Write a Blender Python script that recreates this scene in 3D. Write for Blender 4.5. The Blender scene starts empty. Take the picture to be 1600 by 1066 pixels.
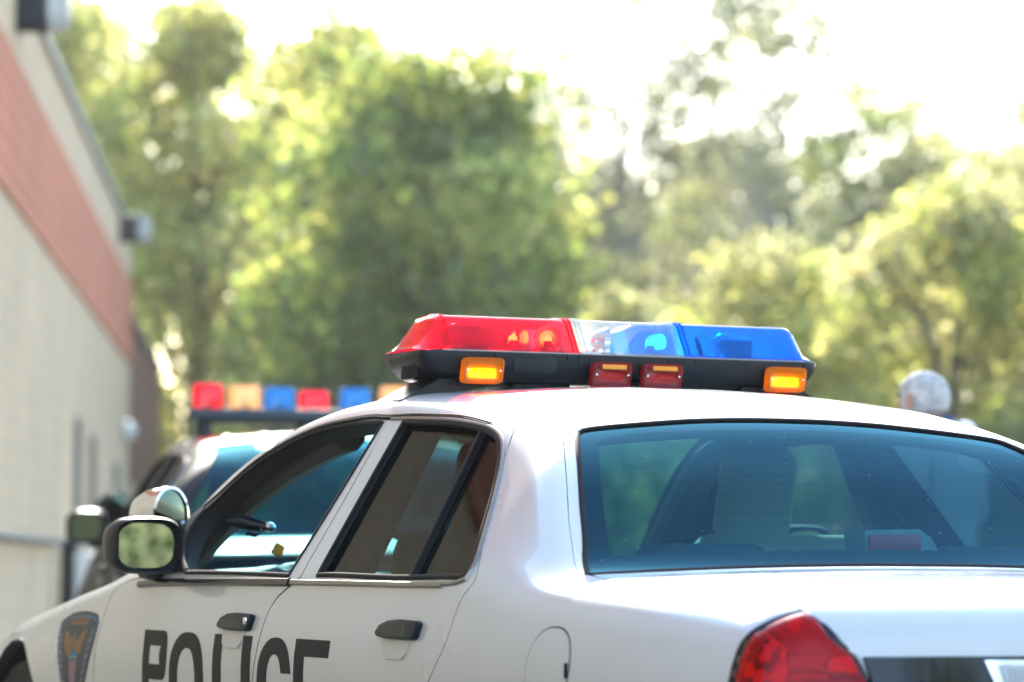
import numpy as np, math
def pchip(pts):
    xs=np.array([p[0] for p in pts],float); ys=np.array([p[1] for p in pts],float); o=np.argsort(xs); xs=xs[o]; ys=ys[o]
    h=np.diff(xs); d=np.diff(ys)/h; m=np.zeros(len(xs)); m[0]=d[0]; m[-1]=d[-1]
    for i in range(1,len(xs)-1):
        if d[i-1]*d[i]>0:
            a=2*h[i]+h[i-1]; b=h[i]+2*h[i-1]; m[i]=(a+b)/(a/d[i-1]+b/d[i])
    def f(x):
        x=np.clip(x,xs[0],xs[-1]); i=np.clip(np.searchsorted(xs,x)-1,0,len(h)-1)
        t=(x-xs[i])/h[i]
        return ys[i]*(2*t**3-3*t*t+1)+h[i]*m[i]*(t**3-2*t*t+t)+ys[i+1]*(3*t*t-2*t**3)+h[i]*m[i+1]*(t**3-t*t)
    return f
FR,TL=2.90,-2.30          # where the nose and tail caps begin
KF={
 'zt':((2.96,.66),(2.75,.775),(2.5,.82),(1.9,.895),(1.45,.955),(1.32,.978),(1.22,1.015),(.9,1.205),(.6,1.335),(.4,1.382),(.2,1.405),(-.1,1.414),(-.5,1.397),(-.8,1.358),(-1.0,1.30),(-1.2,1.203),(-1.45,1.054),(-1.56,.9905),(-1.595,.972),(-1.625,.967),(-1.9,.957),(-2.2,.935),(-2.34,.915)),
 'wc':((2.96,.60),(2.6,.66),(1.9,.72),(1.5,.76),(1.25,.755),(1.0,.72),(.6,.66),(.3,.625),(0,.61),(-.4,.61),(-.8,.613),(-1.0,.632),(-1.25,.718),(-1.45,.79),(-1.6,.80),(-2.0,.775),(-2.34,.72)),
 'zc':((2.96,.64),(2.75,.745),(2.5,.79),(1.9,.865),(1.5,.915),(1.3,.955),(1.2,1.005),(1.0,1.12),(.8,1.222),(.6,1.295),(.4,1.342),(.2,1.368),(-.1,1.382),(-.5,1.362),(-.8,1.32),(-1.0,1.274),(-1.2,1.188),(-1.4,1.05),(-1.52,.973),(-1.575,.953),(-1.65,.944),(-2.0,.93),(-2.34,.90)),
 'ws':((2.96,.70),(2.6,.80),(2.2,.86),(1.6,.895),(1.0,.905),(0,.91),(-1,.912),(-1.7,.895),(-2.1,.865),(-2.34,.81)),
 'zs':((2.96,.62),(2.75,.72),(2.4,.775),(1.9,.835),(1.4,.895),(1.0,.925),(.5,.938),(-.5,.942),(-1.2,.94),(-1.6,.915),(-2.0,.89),(-2.34,.855)),
 'wm':((2.96,.80),(2.7,.87),(2.3,.93),(1.8,.955),(1,.955),(-1,.955),(-1.6,.945),(-2.0,.92),(-2.34,.86)),
 'zm':((2.96,.52),(2.3,.64),(1.5,.72),(0,.77),(-1.5,.77),(-2.34,.74)),
 'rs':((2.9,.05),(1.5,.05),(1.1,.03),(.9,.015),(-.95,.015),(-1.3,.055),(-1.6,.07),(-2.3,.05)),
 'rc':((2.9,.05),(1.5,.04),(1.1,.04),(.6,.045),(.2,.06),(-.3,.075),(-.8,.08),(-1.0,.075),(-1.2,.055),(-1.45,.04),(-1.6,.05),(-2.3,.04)),
}
def soft(pts,sg):
    f=pchip(pts); y=np.arange(-2.5,3.1,.01); v=f(y)
    if sg>0:
        k=np.exp(-.5*(np.arange(-40,41)*.01/sg)**2); k/=k.sum(); v=np.convolve(np.pad(v,40,mode='reflect',reflect_type='odd'),k,'valid')
    return pchip(list(zip(y,v)))
K={k:soft(v,{'zt':.018,'zc':.035}.get(k,.07)) for k,v in KF.items()}
SB=np.array([0,.42,.57,.74,1.18,1.46,1.69,1.82])
def raw(y,s):
    """body section at station y (half width, height) at girth parameter s"""
    y,s=np.broadcast_arrays(np.asarray(y,float),np.asarray(s,float))
    k={n:f(y) for n,f in K.items()}
    wc,zc,zt=k['wc'],k['zc'],k['zt']; one=np.ones_like(y)
    P=[np.stack(p,-1) for p in ((k['wm']-.07,.20*one),(k['wm']-.005,k['zm']-.20),(k['wm'],k['zm']),(k['ws'],k['zs']),(wc,zc),(wc*.55,zc+(zt-zc)*.72),(wc*.2,zt),(0*one,zt))]
    rad=[0,.15*one,.07*one,k['rs'],k['rc'],.2*one,.2*one,0]
    seg=[np.linalg.norm(P[i+1]-P[i],axis=-1)+1e-9 for i in range(7)]
    i=np.clip(np.searchsorted(SB,s,side='right')-1,0,6)
    Pa=np.stack(P,0); 
    ii=i[None,...,None]
    A=np.take_along_axis(Pa,np.broadcast_to(ii,(1,)+Pa.shape[1:]),0)[0]; B=np.take_along_axis(Pa,np.broadcast_to(ii+1,(1,)+Pa.shape[1:]),0)[0]
    t=((s-SB[i])/(SB[i+1]-SB[i]))[...,None]
    out=A*(1-t)+B*t
    for j in range(1,7):
        ra=np.minimum(rad[j],seg[j-1]*.48); rb=np.minimum(rad[j],seg[j]*.48)
        fa=ra/seg[j-1]*(SB[j]-SB[j-1]); fb=rb/seg[j]*(SB[j+1]-SB[j])
        m=(s>SB[j]-fa)&(s<SB[j]+fb)
        q=np.where(m,(s-SB[j]+fa)/(fa+fb),0)[...,None]
        # arc-like parameter: start speed matches the straight parts
        a=P[j]+(P[j-1]-P[j])*(ra/seg[j-1])[...,None]; b=P[j]+(P[j+1]-P[j])*(rb/seg[j])[...,None]
        bz=(1-q)**2*a+2*q*(1-q)*P[j]+q*q*b
        out=np.where(m[...,None],bz,out)
    return out
RR=.07
def body(u,s):
    """car skin: u runs along the car (caps beyond FR / TL), s round the girth; returns left-hand point"""
    u,s=np.broadcast_arrays(np.asarray(u,float),np.asarray(s,float))
    y0=np.clip(u,TL,FR); p=raw(y0,s)
    x=p[...,0]; z=p[...,1]; y=y0.copy()
    e=np.maximum(np.maximum(TL-u,u-FR),0)
    th=np.clip(e/.11,0,1)*math.pi/2
    # inset along section normal while the cap rounds over
    q0=raw(y0,np.clip(s-.004,0,1.82)); q1=raw(y0,np.clip(s+.004,0,1.82)); tg=q1-q0; L=np.linalg.norm(tg,axis=-1)+1e-9
    nx=tg[...,1]/L; nz=-tg[...,0]/L
    ins=RR*(1-np.cos(th))
    xi=np.maximum(x-nx*ins,0); zi=z-nz*ins
    k=1-np.clip((e-.11)/.8,0,1)
    cz=.55
    xi=xi*k; zi=cz+(zi-cz)*k
    sg=np.where(u<TL,-1.,1.)
    bow=np.where(u<TL,.10,.16)*(1-(xi/.9)**2)
    lean=np.where(u<TL,.16,.10)*(zi-.85)
    y=y+sg*(RR+bow-lean)*np.sin(th)
    return np.stack((-xi,y,zi),-1)
def normal(u,s,h=2e-3):
    du=body(u+h,s)-body(u-h,s); ds=body(u,np.minimum(s+h,1.82))-body(u,np.maximum(s-h,0))
    n=np.cross(ds,du); n/=np.linalg.norm(n,axis=-1,keepdims=True)+1e-12
    return n

def s_at(y,z):
    """girth parameter of the side at station y and height z"""
    y,z=np.broadcast_arrays(np.asarray(y,float),np.asarray(z,float)); a=np.zeros_like(y); b=np.full_like(y,1.05)
    for _ in range(26):
        m=(a+b)/2; lo=body(y,m)[...,2]<z; a=np.where(lo,m,a); b=np.where(lo,b,m)
    return (a+b)/2
def us_at_tail(x,z):
    """(u,s) of the tail face at half width x and height z"""
    x,z=np.broadcast_arrays(np.asarray(x,float),np.asarray(z,float)); u=np.full_like(x,-2.52); s=np.full_like(x,1.3); h=1e-3
    def f(u,s): p=body(u,s); return np.stack((-p[...,0],p[...,2]),-1)
    for _ in range(40):
        f0=f(u,s); a=(f(u+h,s)-f0)/h; b=(f(u,np.minimum(s+h,1.82))-f(u,s-h))/(2*h); r=np.stack((x,z),-1)-f0
        det=a[...,0]*b[...,1]-a[...,1]*b[...,0]; det=np.where(abs(det)<1e-6,1e-6,det)
        du=(r[...,0]*b[...,1]-r[...,1]*b[...,0])/det; ds=(a[...,0]*r[...,1]-a[...,1]*r[...,0])/det
        u=np.clip(u+np.clip(du,-.04,.04),-3.05,-2.31); s=np.clip(s+np.clip(ds,-.06,.06),.05,1.819)
    return u,s
import bpy, bmesh, math, random
from mathutils import Vector, Matrix, Euler
from mathutils.geometry import delaunay_2d_cdt
from mathutils.bvhtree import BVHTree
rnd=random.Random(7); RG=np.random.default_rng(11)
SC=bpy.context.scene; COL=SC.collection
# ---------------------------------------------------------------- objects
def link(o,parent=None):
    COL.objects.link(o)
    if parent is not None: o.parent=parent
    return o
def tag(o,label=None,cat=None,group=None,kind=None):
    for k,v in (('label',label),('category',cat),('group',group),('kind',kind)):
        if v: o[k]=v
    return o
def thing(name,label,cat,loc=(0,0,0),rz=0,group=None):
    o=bpy.data.objects.new(name,None); o.empty_display_size=.2; link(o); o.location=loc; o.rotation_euler=(0,0,rz)
    return tag(o,label,cat,group)
class MB:
    """collects faces for one mesh"""
    def __init__(s): s.v=[]; s.f=[]; s.m=[]
    def add(s,vs,fs,mi=0):
        o=len(s.v); s.v+= [tuple(map(float,p)) for p in vs]; s.f+=[tuple(i+o for i in f) for f in fs]; s.m+=[mi]*len(fs); return s
    def box(s,c,d,mi=0,rot=None):
        vs=[Vector(((i&1)-.5,((i>>1)&1)-.5,((i>>2)&1)-.5)) for i in range(8)]
        vs=[Vector((v.x*d[0],v.y*d[1],v.z*d[2])) for v in vs]
        if rot is not None: vs=[rot@v for v in vs]
        return s.add([v+Vector(c) for v in vs],[(0,2,3,1),(4,5,7,6),(0,1,5,4),(2,6,7,3),(0,4,6,2),(1,3,7,5)],mi)
    def rbox(s,c,d,r=.01,mi=0,rot=None,seg=2):
        bm=bmesh.new(); bmesh.ops.create_cube(bm,size=1)
        for v in bm.verts: v.co=Vector((v.co.x*d[0],v.co.y*d[1],v.co.z*d[2]))
        bmesh.ops.bevel(bm,geom=bm.edges[:]+bm.verts[:],offset=min(r,min(d)*.49),segments=seg,profile=.5,affect='EDGES')
        bm.verts.index_update(); vs=[v.co.copy() for v in bm.verts]; fs=[[v.index for v in f.verts] for f in bm.faces]; bm.free()
        if rot is not None: vs=[rot@v for v in vs]
        return s.add([v+Vector(c) for v in vs],fs,mi)
    def tube(s,pts,r,n=10,mi=0,cap=True):
        pts=[Vector(p) for p in pts]; rs=r if hasattr(r,'__len__') else [r]*len(pts); V=[]; F=[]; up=None
        for i,p in enumerate(pts):
            t=(pts[min(i+1,len(pts)-1)]-pts[max(i-1,0)]).normalized()
            if up is None: up=t.orthogonal().normalized()
            up=(up-t*up.dot(t)); up=up.normalized() if up.length>1e-6 else t.orthogonal().normalized()
            b=t.cross(up)
            V+=[p+(up*math.cos(a)+b*math.sin(a))*rs[i] for a in (2*math.pi*k/n for k in range(n))]
        for i in range(len(pts)-1):
            for k in range(n): F.append((i*n+k,i*n+(k+1)%n,(i+1)*n+(k+1)%n,(i+1)*n+k))
        if cap: F.append(tuple(range(n))[::-1]); F.append(tuple((len(pts)-1)*n+k for k in range(n)))
        return s.add(V,F,mi)
    def lathe(s,prof,n=32,mi=0,M=None):
        """prof: (radius, height) revolved about z, then placed by matrix M"""
        V=[]; F=[]; M=M or Matrix()
        for r,h in prof: V+=[M@Vector((r*math.cos(2*math.pi*k/n),r*math.sin(2*math.pi*k/n),h)) for k in range(n)]
        for i in range(len(prof)-1):
            for k in range(n): F.append((i*n+k,i*n+(k+1)%n,(i+1)*n+(k+1)%n,(i+1)*n+k))
        return s.add(V,F,mi)
    def loft(s,rings,mi=0,cap=True,closed=True):
        n=len(rings[0]); V=[p for r in rings for p in r]; F=[]
        for i in range(len(rings)-1):
            for k in range(n if closed else n-1): F.append((i*n+k,i*n+(k+1)%n,(i+1)*n+(k+1)%n,(i+1)*n+k))
        if cap: F.append(tuple(range(n))[::-1]); F.append(tuple((len(rings)-1)*n+k for k in range(n)))
        return s.add(V,F,mi)
    def prism(s,poly,a,b,fn,mi=0):
        """poly extruded between depth a and b; fn(p,q,depth)->xyz"""
        n=len(poly); V=[fn(p,q,a) for p,q in poly]+[fn(p,q,b) for p,q in poly]
        return s.add(V,[tuple(range(n)),tuple(range(2*n-1,n-1,-1))]+[(i,i+n,(i+1)%n+n,(i+1)%n) for i in range(n)],mi)
    def build(s,name,mats,parent=None,smooth=35,fix=True):
        me=bpy.data.meshes.new(name); me.from_pydata(s.v,[],s.f)
        for m in (mats if isinstance(mats,(list,tuple)) else [mats]): me.materials.append(m)
        if any(s.m): me.polygons.foreach_set('material_index',s.m)
        if fix:
            bm=bmesh.new(); bm.from_mesh(me); bmesh.ops.recalc_face_normals(bm,faces=bm.faces); bm.to_mesh(me); bm.free()
        me.update()
        if smooth:
            me.polygons.foreach_set('use_smooth',[True]*len(me.polygons)); me.set_sharp_from_angle(angle=math.radians(smooth))
        return link(bpy.data.objects.new(name,me),parent)
# ---------------------------------------------------------------- materials
def nodes(name):
    m=bpy.data.materials.new(name); m.use_nodes=True; nt=m.node_tree; nt.nodes.clear()
    out=nt.nodes.new('ShaderNodeOutputMaterial'); return m,nt,out
def N(nt,t,**kw):
    n=nt.nodes.new('ShaderNode'+t)
    for k,v in kw.items():
        if k in n.inputs: n.inputs[k].default_value=v
        else: setattr(n,k,v)
    return n
def c4(c): return (*c,1)
def pbr(name,col,rough=.5,metal=0,coat=0,spec=.5,emit=None,es=0,noise=0,nscale=8,bump=0,bscale=60,crough=.04,trans=0):
    m,nt,out=nodes(name); b=N(nt,'BsdfPrincipled'); L=nt.links.new
    b.inputs['Base Color'].default_value=c4(col); b.inputs['Roughness'].default_value=rough; b.inputs['Metallic'].default_value=metal
    b.inputs['Coat Weight'].default_value=coat; b.inputs['Coat Roughness'].default_value=crough; b.inputs['Specular IOR Level'].default_value=spec
    if emit: b.inputs['Emission Color'].default_value=c4(emit); b.inputs['Emission Strength'].default_value=es
    if noise or bump: tc=N(nt,'TexCoord')
    if noise:
        nz=N(nt,'TexNoise',Scale=nscale,Detail=5,Roughness=.6); L(tc.outputs['Object'],nz.inputs['Vector'])
        mp=N(nt,'MapRange'); mp.inputs[1].default_value=.3; mp.inputs[2].default_value=.7; mp.inputs[3].default_value=1-noise; mp.inputs[4].default_value=1+noise; L(nz.outputs['Fac'],mp.inputs[0])
        mx=N(nt,'VectorMath',operation='SCALE'); mx.inputs[0].default_value=col; L(mp.outputs[0],mx.inputs['Scale']); L(mx.outputs[0],b.inputs['Base Color'])
        mr=N(nt,'MapRange'); mr.inputs[1].default_value=.3; mr.inputs[2].default_value=.7; mr.inputs[3].default_value=rough*.8; mr.inputs[4].default_value=min(1,rough*1.25); L(nz.outputs['Fac'],mr.inputs[0]); L(mr.outputs[0],b.inputs['Roughness'])
    if bump:
        nb=N(nt,'TexNoise',Scale=bscale,Detail=4); L(tc.outputs['Object'],nb.inputs['Vector']); bp=N(nt,'Bump',Strength=bump,Distance=.01); L(nb.outputs['Fac'],bp.inputs['Height']); L(bp.outputs[0],b.inputs['Normal'])
    L(b.outputs[0],out.inputs[0]); return m
def glass(name,tint,refl=1.5,body=None,bw=0,rough=0.0,spots=0,wav=0,gcol=(1,1,1)):
    """one-sheet tinted glass / lens: transparent + optional translucent body + fresnel gloss"""
    m,nt,out=nodes(name); L=nt.links.new
    t=N(nt,'BsdfTransparent',Color=c4(tint)); g=N(nt,'BsdfGlossy',Roughness=rough,Color=c4(gcol)); fr=N(nt,'Fresnel'); src=t
    ge=N(nt,'NewGeometry'); mi=N(nt,'MapRange'); mi.inputs[3].default_value=refl; mi.inputs[4].default_value=1/refl; L(ge.outputs['Backfacing'],mi.inputs[0]); L(mi.outputs[0],fr.inputs['IOR'])   # a pane reflects alike from both sides
    if wav:
        tc=N(nt,'TexCoord'); nb=N(nt,'TexNoise',Scale=wav[0],Detail=1.5); L(tc.outputs['Object'],nb.inputs['Vector']); bp=N(nt,'Bump',Strength=wav[1],Distance=.01); L(nb.outputs['Fac'],bp.inputs['Height']); L(bp.outputs[0],g.inputs['Normal'])
    if body:
        d=N(nt,'BsdfDiffuse',Color=c4(body)); tl=N(nt,'BsdfTranslucent',Color=c4(body)); a=N(nt,'MixShader'); a.inputs[0].default_value=.65; L(d.outputs[0],a.inputs[1]); L(tl.outputs[0],a.inputs[2])
        b=N(nt,'MixShader'); b.inputs[0].default_value=bw; L(t.outputs[0],b.inputs[1]); L(a.outputs[0],b.inputs[2]); src=b
    if spots:
        tc=N(nt,'TexCoord'); vo=N(nt,'TexVoronoi',Scale=spots); L(tc.outputs['Object'],vo.inputs['Vector']); lt=N(nt,'Math',operation='LESS_THAN'); lt.inputs[1].default_value=.045; L(vo.outputs['Distance'],lt.inputs[0])
        ml=N(nt,'Math',operation='MULTIPLY'); ml.inputs[1].default_value=.5; L(lt.outputs[0],ml.inputs[0])
        dd=N(nt,'BsdfDiffuse',Color=(.7,.72,.74,1)); b=N(nt,'MixShader'); L(ml.outputs[0],b.inputs[0]); L(src.outputs[0],b.inputs[1]); L(dd.outputs[0],b.inputs[2]); src=b
    x=N(nt,'MixShader'); L(fr.outputs[0],x.inputs[0]); L(src.outputs[0],x.inputs[1]); L(g.outputs[0],x.inputs[2]); L(x.outputs[0],out.inputs[0]); return m
def leafmat(name,col,tcol,tw=.55,gl=.035):
    m,nt,out=nodes(name); L=nt.links.new; tc=N(nt,'ObjectInfo'); ge=N(nt,'NewGeometry')
    def vary(c):
        hs=N(nt,'HueSaturation',Color=c4(c)); mp=N(nt,'MapRange'); mp.inputs[3].default_value=.452; mp.inputs[4].default_value=.514; L(ge.outputs['Random Per Island'],mp.inputs[0]); L(mp.outputs[0],hs.inputs['Hue'])
        mv=N(nt,'MapRange'); mv.inputs[3].default_value=.5; mv.inputs[4].default_value=1.5; w=N(nt,'TexWhiteNoise',noise_dimensions='1D'); L(ge.outputs['Random Per Island'],w.inputs['W']); L(w.outputs['Value'],mv.inputs[0]); L(mv.outputs[0],hs.inputs['Value']); return hs
    d=N(nt,'BsdfDiffuse'); t=N(nt,'BsdfTranslucent'); g=N(nt,'BsdfGlossy',Roughness=.32,Color=(1,1,1,1))
    L(vary(col).outputs[0],d.inputs[0]); L(vary(tcol).outputs[0],t.inputs[0])
    a=N(nt,'MixShader'); a.inputs[0].default_value=tw; L(d.outputs[0],a.inputs[1]); L(t.outputs[0],a.inputs[2])
    b=N(nt,'MixShader'); b.inputs[0].default_value=gl; L(a.outputs[0],b.inputs[1]); L(g.outputs[0],b.inputs[2]); L(b.outputs[0],out.inputs[0]); return m
M={}
M['white']=pbr('white_paint',(.785,.795,.785),.32,coat=1,noise=.03,nscale=2.2)
def weathered(m):
    nt=m.node_tree; L=nt.links.new; b=[n for n in nt.nodes if n.type=='BSDF_PRINCIPLED'][0]; tc=N(nt,'TexCoord')
    n1=N(nt,'TexNoise',Scale=7,Detail=7,Roughness=.7); L(tc.outputs['Object'],n1.inputs['Vector']); mp=N(nt,'MapRange'); mp.inputs[1].default_value=.42; mp.inputs[2].default_value=.72; mp.inputs[3].default_value=.02; mp.inputs[4].default_value=.20; L(n1.outputs['Fac'],mp.inputs[0]); L(mp.outputs[0],b.inputs['Coat Roughness'])
    n2=N(nt,'TexNoise',Scale=2.6,Detail=1); L(tc.outputs['Object'],n2.inputs['Vector']); bp=N(nt,'Bump',Strength=.12,Distance=.012); L(n2.outputs['Fac'],bp.inputs['Height']); L(bp.outputs[0],b.inputs['Coat Normal'])
weathered(M['white'])
M['dark_paint']=pbr('black_paint',(.012,.013,.016),.5,spec=.12,coat=.06,crough=.06)
M['inner']=pbr('interior_black',(.016,.016,.018),.75,bump=.25,bscale=220)  # lines the roof too, whose shade is put into this black
M['trim']=pbr('dark_interior_plastic',(.05,.048,.046),.6,bump=.2,bscale=180)
M['pillar_trim']=pbr('brown_grey_pillar_trim',(.115,.095,.08),.6,bump=.2,bscale=160)
M['black']=pbr('black_plastic',(.008,.010,.014),.34,spec=.28,noise=.12,nscale=30)
M['gloss_black']=pbr('gloss_black',(.008,.010,.014),.25,spec=.35,coat=.1)
M['garnish']=pbr('black_garnish',(.006,.007,.009),.05,spec=.45)
M['brake_red']=pbr('red_brake_lens',(1,.07,.11),.35,coat=.5)
M['lamp_case']=pbr('pale_grey_lamp_case',(.42,.46,.44),.5)
M['rubber']=pbr('rubber',(.014,.014,.015),.7,spec=.2)
M['grey_trim']=pbr('brushed_grey_trim',(.32,.30,.28),.32,metal=.8,noise=.06,nscale=20)
M['chrome']=pbr('chrome',(.86,.86,.88),.06,metal=1)
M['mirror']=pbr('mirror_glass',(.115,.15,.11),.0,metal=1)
M['steel']=pbr('reflector_steel',(.75,.75,.77),.18,metal=1)
M['grey']=pbr('grey_metal_tray',(.34,.35,.37),.45,metal=.3)
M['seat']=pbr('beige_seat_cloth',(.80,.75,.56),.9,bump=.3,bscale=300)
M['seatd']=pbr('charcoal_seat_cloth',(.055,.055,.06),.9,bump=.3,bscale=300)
M['shelf']=pbr('grey_parcel_shelf',(.10,.105,.11),.85,bump=.3,bscale=260)
M['text']=pbr('charcoal_vinyl',(.010,.013,.015),.5,spec=.18)
M['frit']=pbr('black_glass_border',(.006,.012,.018),.6)
M['asphalt']=pbr('asphalt',(.085,.083,.08),.9,noise=.16,nscale=1.2,bump=.5,bscale=90)
M['rear_glass']=glass('rear_glass',(.30,.56,.60),1.44,spots=26,gcol=(.14,.44,.60))  # gloss tinted blue: the reflected sky's blue is put into the colour
M['side_glass']=glass('dark_side_glass',(.20,.29,.27),1.40,wav=(9,.035),gcol=(.44,.42,.40))
M['shield_glass']=glass('teal_windshield',(.30,.66,.72),1.12)
M['door_glass']=glass('green_door_glass',(.42,.62,.58),1.45)
M['red_lens']=glass('red_lens',(1,.07,.11),1.38,(.95,.016,.08),.36)
M['blue_lens']=glass('blue_lens',(.01,.48,1),1.38,(.0,.30,.86),.42)
M['clear_lens']=glass('clear_lens',(.90,.93,.95),1.38,(.76,.79,.81),.28)
M['amber_lens']=glass('amber_lens',(1,.50,.02),1.28,(1,.42,.004),.62)
M['tail_lens']=glass('tail_lamp_lens',(.95,.07,.09),1.28,(.60,.004,.02),.14)
M['tail_dim']=pbr('dim_red_reflector',(.50,.03,.09),.25,coat=1)
M['tail_bright']=pbr('bright_red_reflector',(.93,.008,.03),.3,coat=1)
M['tail_pink']=pbr('pale_red_lens_band',(.62,.20,.25),.18,coat=1)
M['tail_dark']=pbr('dark_red_reflector',(.20,.004,.02),.2,coat=1)
M['rib_clear']=pbr('ribbed_clear_lens',(.62,.64,.64),.2,coat=1)
M['bulb_red']=pbr('lit_red_bulb',(1,.3,.1),.4,emit=(1,.20,.03),es=17)
M['bulb_amber']=pbr('lit_amber_bulb',(1,.6,.1),.4,emit=(1,.30,.010),es=2.2)
M['bulb_blue']=pbr('lit_blue_bulb',(.3,.8,1),.4,emit=(.15,.75,1),es=9)
M['orange']=pbr('orange_plastic',(1,.36,.02),.5)
M['tyre']=pbr('tyre',(.02,.02,.021),.8,noise=.1,nscale=40)
M['red_lamp_lens']=glass('red_lamp_lens',(1,.12,.12),1.3,(.75,.06,.08),.45)
M['tail_base']=pbr('deep_red_plate',(.34,.004,.02),.3,coat=1)
M['tail_orange']=pbr('orange_red_reflector',(.95,.03,.008),.3,coat=1)
M['tail_spot']=pbr('crimson_reflector',(.85,.01,.06),.3,coat=1)
M['handle']=pbr('dark_handle_paint',(.010,.022,.032),.4,spec=.2,coat=.06)
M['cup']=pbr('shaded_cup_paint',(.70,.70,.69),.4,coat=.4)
M['gold']=pbr('orange_brown_print',(.36,.16,.045),.5)
M['navy']=pbr('navy_print',(.028,.042,.06),.45)
M['sky_print']=pbr('blue_print',(.03,.17,.30),.45)
M['pink_print']=pbr('pink_stripe_print',(.42,.18,.24),.5)
M['pale_print']=pbr('pale_grey_print',(.36,.40,.42),.5)
M['grey_print']=pbr('grey_print',(.11,.135,.145),.5)
# ---------------------------------------------------------------- panels cut out of the car skin
def smoothloop(pts,closed=False,step=.02):
    """Catmull-Rom through (u,s) points, resampled"""
    P=np.array(pts,float); n=len(P); out=[]
    idx=range(n if closed else n-1)
    for i in idx:
        p0=P[(i-1)%n] if (closed or i>0) else 2*P[0]-P[1]; p1=P[i]; p2=P[(i+1)%n]; p3=P[(i+2)%n] if (closed or i+2<n) else 2*P[-1]-P[-2]
        d=np.linalg.norm(p2-p1); k=max(1,int(d/step))
        l0=max(np.linalg.norm(p1-p0),1e-4); l1=max(d,1e-4); l2=max(np.linalg.norm(p3-p2),1e-4)
        m1=(p2-p1)/l1*.5+(p1-p0)/l0*.5; m2=(p2-p1)/l1*.5+(p3-p2)/l2*.5
        for j in range(k):
            t=j/k; out.append((2*t**3-3*t*t+1)*p1+(t**3-2*t*t+t)*m1*d+(3*t*t-2*t**3)*p2+(t**3-t*t)*m2*d)
    if not closed: out.append(P[-1])
    return [tuple(map(float,p)) for p in out]
def straight(pts,step=.02,closed=False):
    out=[]; n=len(pts)
    for i in range(n if closed else n-1):
        a=np.array(pts[i],float); b=np.array(pts[(i+1)%n],float); k=max(1,int(np.linalg.norm(b-a)/step))
        out+=[tuple(map(float,a+(b-a)*j/k)) for j in range(k)]
    if not closed: out.append(tuple(map(float,pts[-1])))
    return out
def clean(loop,eps=1e-4):
    o=[]
    for p in loop:
        if not o or math.hypot(p[0]-o[-1][0],p[1]-o[-1][1])>eps: o.append(p)
    while len(o)>2 and math.hypot(o[0][0]-o[-1][0],o[0][1]-o[-1][1])<=eps: o.pop()
    return o
def inside(px,py,loop):
    L=np.array(loop); x0,y0=L[:,0],L[:,1]; x1,y1=np.roll(x0,-1),np.roll(y0,-1); r=np.zeros(len(px),bool)
    for a,b,c,d in zip(x0,y0,x1,y1):
        if b==d: continue
        k=((b>py)!=(d>py))&(px<(c-a)*(py-b)/(d-b)+a); r^=k
    return r
def area(loop):
    L=np.array(loop); return .5*np.sum(L[:,0]*np.roll(L[:,1],-1)-np.roll(L[:,0],-1)*L[:,1])
def inset(loop,g):
    """move a loop inward by g; g may be a function of the point"""
    L=np.array(loop); sg=1 if area(loop)>0 else -1
    t=np.roll(L,-1,0)-np.roll(L,1,0); t/=np.linalg.norm(t,axis=1,keepdims=True)+1e-12; nrm=np.stack((-t[:,1],t[:,0]),1)*sg
    gg=np.array([g(*p) for p in loop]) if callable(g) else np.full(len(L),g)
    return [tuple(map(float,p)) for p in L+nrm*gg[:,None]]
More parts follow.
